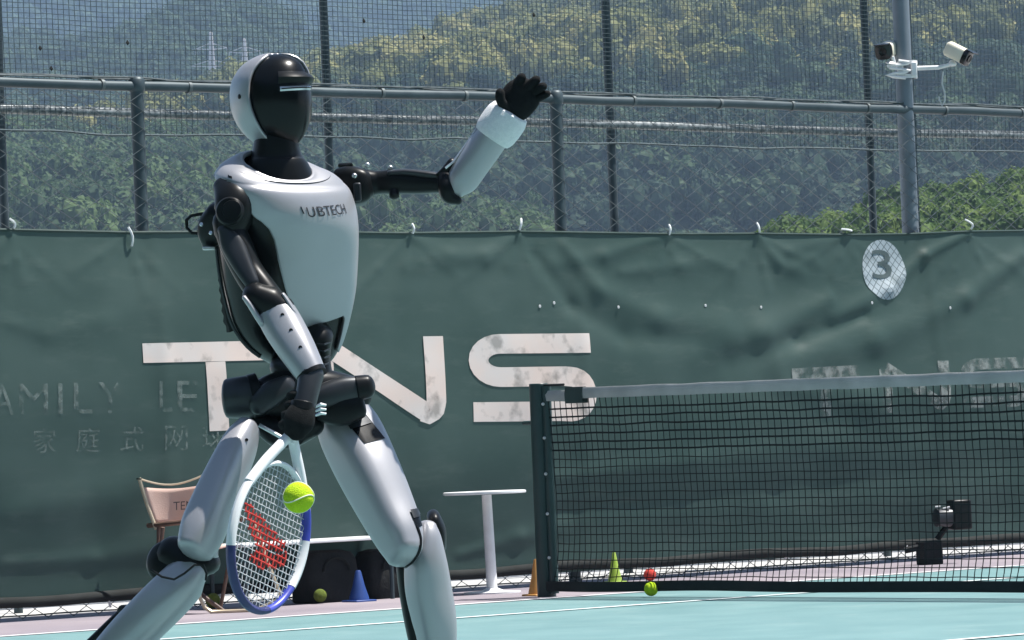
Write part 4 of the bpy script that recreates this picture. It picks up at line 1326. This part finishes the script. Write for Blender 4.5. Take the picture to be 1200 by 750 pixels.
hb_ = limb('hip_bar', MT['gunmetal'], [(352, 474, -.10, 10, 16), (376, 466, -.10, 15, 18), (400, 458, -.09, 16, 18), (420, 454.5, -.08, 14, 17), (430, 453, -.08, 12.5, 15)], e=3, caps=(.5, .7))
limb('bar_end', MT['black'], [(418, 455, -.085, 15, 18), (430, 453, -.082, 14, 17)], par=hb_, sub=2, e=2.8, caps=(.2, .7))
limb('hip_housing', MT['black'], [(376, 480, -.08, 14, 18), (398, 480, -.08, 20, 22), (420, 474, -.07, 17, 20)], e=3.4, caps=(.4, .4))
limb('crotch_frame', MT['black'], [(302, 490, -.06, 12, 18), (322, 506, -.07, 16, 22), (340, 512, -.06, 14, 20), (366, 498, -.06, 14, 20)], e=2.6)
m = MB(); m.tube([RP(304, 498, -.13), RP(322, 508, -.14), RP(336, 516, -.14)], .005, 8); m.build('frame_edge', MT['silver'], pel)
for k in range(3):
    m = MB(); m.tube([RP(370, 477 + k * 5, -.19), RP(376, 474 + k * 5, -.195), RP(382, 475 + k * 5, -.19)], [.003, .005, .003], 6); m.build('hip_label', MT['silver'], pel)
limb('upper_strut', MT['gunmetal'], [(303, 474, -.13, 13, 12), (318, 462, -.13, 15, 12), (334, 452, -.12, 12, 12)], par=pel, e=3)

# ---- image-right leg
th = limb('thigh', MT['shell'], [(397, 482, .02, 29, 31), (411, 508, .01, 34.5, 36), (431, 550, -.03, 33.5, 37), (454, 598, -.07, 29.5, 34), (468, 628, -.10, 25, 31), (474, 646, -.12, 19, 26)], e=3.0, caps=(.3, .8), rot=38, k=.97)
sn = limb('shin', MT['shell'], [(498, 620, -.055, 11, 19), (499, 634, -.06, 16, 23), (499, 658, -.06, 22, 27), (502, 690, -.05, 25, 28), (508, 722, -.04, 24, 27), (512, 750, -.03, 21, 24), (515, 800, -.01, 16, 19), (516, 838, .0, 13, 15)], e=2.8, caps=(.9, .3), rot=30, k=.98)
limb('knee_hinge', MT['black'], [(508, 606, -.03, 8, 18), (514, 622, -.02, 9, 20), (517, 640, -.01, 6, 18)], e=2.4)
limb('calf', MT['black'], [(474, 664, .03, 10, 18), (480, 690, .04, 13, 20), (487, 730, .05, 13, 20), (494, 780, .05, 9, 16)], e=2.4)
# ---- image-left leg
th2 = limb('thigh', MT['shell'], [(291, 503, -.16, 13, 20), (282, 520, -.18, 18, 26), (267, 552, -.22, 20.5, 30), (250, 590, -.26, 22, 32), (237, 622, -.29, 23, 32), (228, 645, -.31, 18, 28)], e=2.6, caps=(.8, .5), rot=-25)
m = MB(); m.lathe(RP(289, 515.5, -.228), [(.004, -.004), (.004, .001), (.002, 0)], 10, V((.2, -1, .2))); m.build('screw', MT['black'], th2)
limb('knee_lobe', MT['shell'], [(243, 612, -.25, 14, 26), (243, 634, -.26, 13, 25), (248, 650, -.27, 7, 20)], par=th2, e=2.4)
m = MB(); m.lathe(RP(196, 659, -.26), [(.050, -.05), (.052, .0), (.049, .014), (.040, .022), (.01, .024)], 36, V((-.45, -.85, .2))); m.build('knee_disc', MT['black'], robot)
limb('knee_joint', MT['black'], [(205, 650, -.24, 22, 28), (224, 660, -.25, 24, 30), (243, 660, -.26, 14, 24)], e=2.2)
sn2 = limb('shin', MT['shell'], [(232, 668, -.25, 14, 24), (220, 677, -.27, 23, 28), (200, 697, -.28, 26, 29), (172, 725, -.27, 26, 29), (142, 756, -.25, 25, 27), (100, 800, -.22, 19, 22), (60, 842, -.20, 13, 15)], e=2.8, rot=-25, k=.97, caps=(.7, .3))
m = MB(); pts = [RP(*q) for q in ((177, 668, -.33), (190, 676, -.35), (204, 679, -.36), (216, 672, -.365), (228, 662, -.36), (238, 662, -.355), (242, 672, -.35), (241, 680, -.345))]
m.tube(pts, .0028, 8); m.build('knee_seam', MT['black'], sn2)
m = MB(); m.tube([RP(146, 716, -.24), RP(128, 733, -.23), RP(100, 760, -.22), RP(60, 805, -.2)], .0125, 10); m.build('ankle_rod', MT['black'], sn2)
m = MB(); m.tube([RP(150, 720, -.26), RP(130, 742, -.25), RP(108, 764, -.24), RP(72, 804, -.22)], .006, 8); m.build('rod_sleeve', MT['silver'], sn2)
m = MB(); m.lathe(RP(146, 715, -.25), [(.013, -.01), (.013, .012), (.006, .014)], 14, V((-.3, -1, 0))); m.build('rod_end', MT['gunmetal'], sn2)
# ---- fitted details: cut-outs, seams and bolts laid on the shells
from mathutils.bvhtree import BVHTree
def bvh(o):
    of = WL[robot.name]
    return BVHTree.FromPolygons([v.co + of for v in o.data.vertices], [tuple(p.vertices) for p in o.data.polygons])
def hit(tr_, px, py, lift):
    d = ray(px, py).normalized()
    p, n_, _, _ = tr_.ray_cast(CAM, d)
    if p is None: return None
    if n_.dot(d) > 0: n_ = -n_
    return p + n_ * lift
def patch(name, mt, par, quad, lift=.0015, n=10):
    tr_ = bvh(par); rows = []; last = None
    for j in range(n + 1):
        row = []
        for i in range(n + 1):
            a = [lerp(quad[0][k], quad[1][k], i / n) for k in (0, 1)]; b = [lerp(quad[3][k], quad[2][k], i / n) for k in (0, 1)]
            q = hit(tr_, lerp(a[0], b[0], j / n), lerp(a[1], b[1], j / n), lift)
            if q is None: q = last
            last = q; row.append(q)
        rows.append(row)
    if any(q is None for r_ in rows for q in r_): return
    m = MB(); m.grid(rows); return m.build(name, mt, par)
def seam(name, par, pts, r_=.0013, mt=None, lift=.0):
    tr_ = bvh(par); P = []
    for x, y in catmull([tuple(map(float, p)) for p in pts], 6):
        q = hit(tr_, x, y, lift)
        if q is not None: P.append(q)
    if len(P) > 2:
        m = MB(); m.tube(P, r_, 6); return m.build(name, mt or MT['black'], par)
def bolt(par, px, py, r_=.0042):
    tr_ = bvh(par); q = hit(tr_, px, py, 0.0)
    if q is None: return
    d = (CAM - q).normalized(); m = MB(); m.lathe(q, [(r_, -.004), (r_, .0012), (r_ * .6, .0004)], 12, d); m.build('screw', MT['black'], par)
patch('thigh_slot', MT['black_gloss'], th, [(404, 493), (428, 485), (451, 514), (427, 520)])
patch('slot_block', MT['gunmetal'], th, [(405, 494), (427, 486.5), (435, 496), (411, 504)], lift=.004)
patch('knee_slot', MT['black_gloss'], th, [(481, 601), (491, 599), (495, 616), (488, 619)])
patch('knee_pad', MT['gunmetal'], th, [(480, 598), (489, 596), (493, 605), (484, 608)], lift=.004)
for px, py in ((331, 369), (341, 387), (352, 407)): bolt(fa, px, py, .0045)
seam('knee_seam', th, [(489, 617), (493, 632), (491, 646), (484, 657), (474, 665)], .0042)
# ---- feet planted on the court
def foot(px, py, d, yaw):
    a = RP(px, py, d); q = Matrix.Rotation(yaw, 3, 'Z')
    m = MB(); rows = []
    for x, hw, hh in ((-.09, .03, .04), (-.07, .042, .06), (.0, .045, .075), (.08, .048, .05), (.15, .044, .035), (.175, .03, .025)):
        row = []
        for k in range(21):
            t = 2 * math.pi * k / 20
            row.append(V((a.x, a.y, 0)) + q @ V((x, math.cos(t) * hw, .008 + hh * (1 + math.sin(t)) * (1.0 if math.sin(t) > 0 else 1) / 1.0 * .5 * 2 * .5 + .004)))
        rows.append(row)
    m.grid(rows); n = len(m.v); m.f.append(tuple(range(20))); m.f.append(tuple(n - 21 + k for k in range(20)))
    weld(m.build('foot', MT['black'], robot))
    m = MB(); m.tube([a, V((a.x, a.y, .05))], [.03, .034], 12); m.build('ankle', MT['gunmetal'], robot)
foot(516, 838, .0, -.9)
foot(60, 842, -.20, -1.6)

# ---------------------------------------------------------------- racket
KY = 9.16
KC = at_y(315, 629, KY)
KS = KY / F
ka2 = V((-.20, .98)); ka2.normalize()
kb2 = V((ka2.y, -ka2.x))
def img(v): return rt * v.x - up * v.y
ka = (img(ka2) - fw * .30).normalized()
kb = (img(kb2) * .60 + fw * .80).normalized(); kb = (kb - ka * kb.dot(ka)).normalized()
kn = ka.cross(kb)
SA, SB = .172, .129
def kp(x, y, z=0.0): return KC + kb * x + ka * y + kn * z
racket = thing('tennis_racket', kp(0, SA), 'white and blue tennis racket held low in the robot right hand', 'racket')
def hoop(a0, a1, mt, name, par, r_=.0125, n=30):
    m = MB(); rows = []
    for i in range(n + 1):
        a = R(lerp(a0, a1, i / n)); c = V((SB * math.sin(a), SA * math.cos(a)))
        nr = V((math.sin(a) / SB, math.cos(a) / SA)).normalized()
        row = []
        for k in range(13):
            t = 2 * math.pi * k / 12
            q = c + nr * (math.cos(t) * r_ * .72); row.append(kp(q.x, q.y, math.sin(t) * r_))
        rows.append(row)
    m.grid(rows); return m.build(name, mt, par)
fr = hoop(128, 232, MT['shell_racket'], 'frame_bridge', racket, .009)
hoop(60, 100, MT['shell_racket'], 'frame_side', racket, .0135); hoop(22, 60, MT['blue'], 'frame_side', racket)
hoop(100, 128, MT['blue'], 'frame_shoulder', racket, .0135); hoop(-22, 22, MT['navy'], 'frame_tip', racket)
hoop(-70, -22, MT['navy'], 'frame_side', racket); hoop(-100, -70, MT['shell_racket'], 'frame_side', racket); hoop(-128, -100, MT['shell_racket'], 'frame_shoulder', racket)
AP = -.245
for s in (-1, 1):
    a = R(128 if s > 0 else -128); e_ = V((SB * math.sin(a), SA * math.cos(a)))
    d_ = catmull([(0.004 * s, AP), (s * .028, AP + .032), (s * .066, AP + .082), (e_.x, e_.y), (SB * math.sin(a * .97), SA * math.cos(a * .97))], 5)
    m = MB(); m.tube([kp(x, y) for x, y in d_], .0125, 12); m.build('throat_arm', MT['shell_racket'], racket)
m = MB(); m.tube([kp(0, AP + .02), kp(0, AP - .05)], [.014, .0155], 14); m.build('shaft', MT['shell_racket'], racket)
m = MB(); m.tube([kp(0, AP - .05), kp(0, AP - .10), kp(0, AP - .125), kp(0, AP - .13)], [.0165, .0165, .0175, .0185], 10); hd_ = m.build('grip', MT['black_cloth'], racket)
# strings; those inside the stencil are inked red
def to_px(p):
    d = p - CAM; z = d.dot(fw); return 600 + F * d.dot(rt) / z, 375 - F * d.dot(up) / z
POLY = [[(284, 588), (292, 590), (334, 636), (330, 650), (300, 640), (292, 622)], [(300, 642), (330, 652), (337, 640), (333, 664), (306, 668), (292, 654)]]
def inside(x, y, P):
    c = False
    for (x1, y1), (x2, y2) in zip(P, P[1:] + P[:1]):
        if (y1 > y) != (y2 > y) and x < (x2 - x1) * (y - y1) / (y2 - y1) + x1: c = not c
    return c
ms, mr = MB(), MB()
def string(p, q, z0, i):
    n = 40
    pts = [kp(lerp(p[0], q[0], k / n), lerp(p[1], q[1], k / n), z0 * (-1) ** (k // 2 + i)) for k in range(n + 1)]
    run = [pts[0]]; cur = None
    for k in range(1, n + 1):
        x, y = to_px((pts[k] + pts[k - 1]) / 2); r_ = any(inside(x, y, P) for P in POLY)
        if cur is None: cur = r_
        if r_ != cur:
            (mr if cur else ms).tube(run, .0025 if cur else .0012, 5, cap=False); run = [pts[k - 1]]; cur = r_
        run.append(pts[k])
    if len(run) > 1: (mr if cur else ms).tube(run, .0025 if cur else .0012, 5, cap=False)
for i in range(18):
    x = (i - 8.5) * .0132; y = SA * math.sqrt(max(0, 1 - (x / SB) ** 2)) * .985
    string((x, -y), (x, y), .0008, i)
for j in range(21):
    y = (j - 10) * .0152; x = SB * math.sqrt(max(0, 1 - (y / SA) ** 2)) * .985
    string((-x, y), (x, y), .0008, j)
o = ms.build('string_bed', MT['string'], racket, False); tag(o, kind='stuff')
o = mr.build('string_stencil', MT['string_red'], racket, False); tag(o, kind='stuff')
# fingers of the right hand closed round the grip
for k, yy in enumerate((-.262, -.286, -.310, -.333)):
    r_ = .027 - .0015 * k; pts = []
    for i in range(10):
        a = lerp(-2.6, 1.7, i / 9)
        rad = r_ if 0 < i < 9 else r_ * .85
        pts.append(kp(math.sin(a) * rad, yy - .004 * i * .3, math.cos(a) * rad))
    m = MB(); m.tube(pts, [.0095] * 9 + [.007], 9); m.build('finger', MT['glove'], hand)
pts = [kp(math.sin(a) * .027, -.262 + .03 * t, math.cos(a) * .027) for t, a in ((-.9, 2.9), (-.2, 2.4), (.4, 1.8), (.8, 1.2))]
m = MB(); m.tube(pts, [.012, .011, .010, .008], 9); m.build('thumb', MT['glove'], hand)

# ---------------------------------------------------------------- ball in play
ball(at_y(350, 583, 8.9), .0345, MT['felt'], 'bright yellow tennis ball in the air beside the racket', rx=.9)
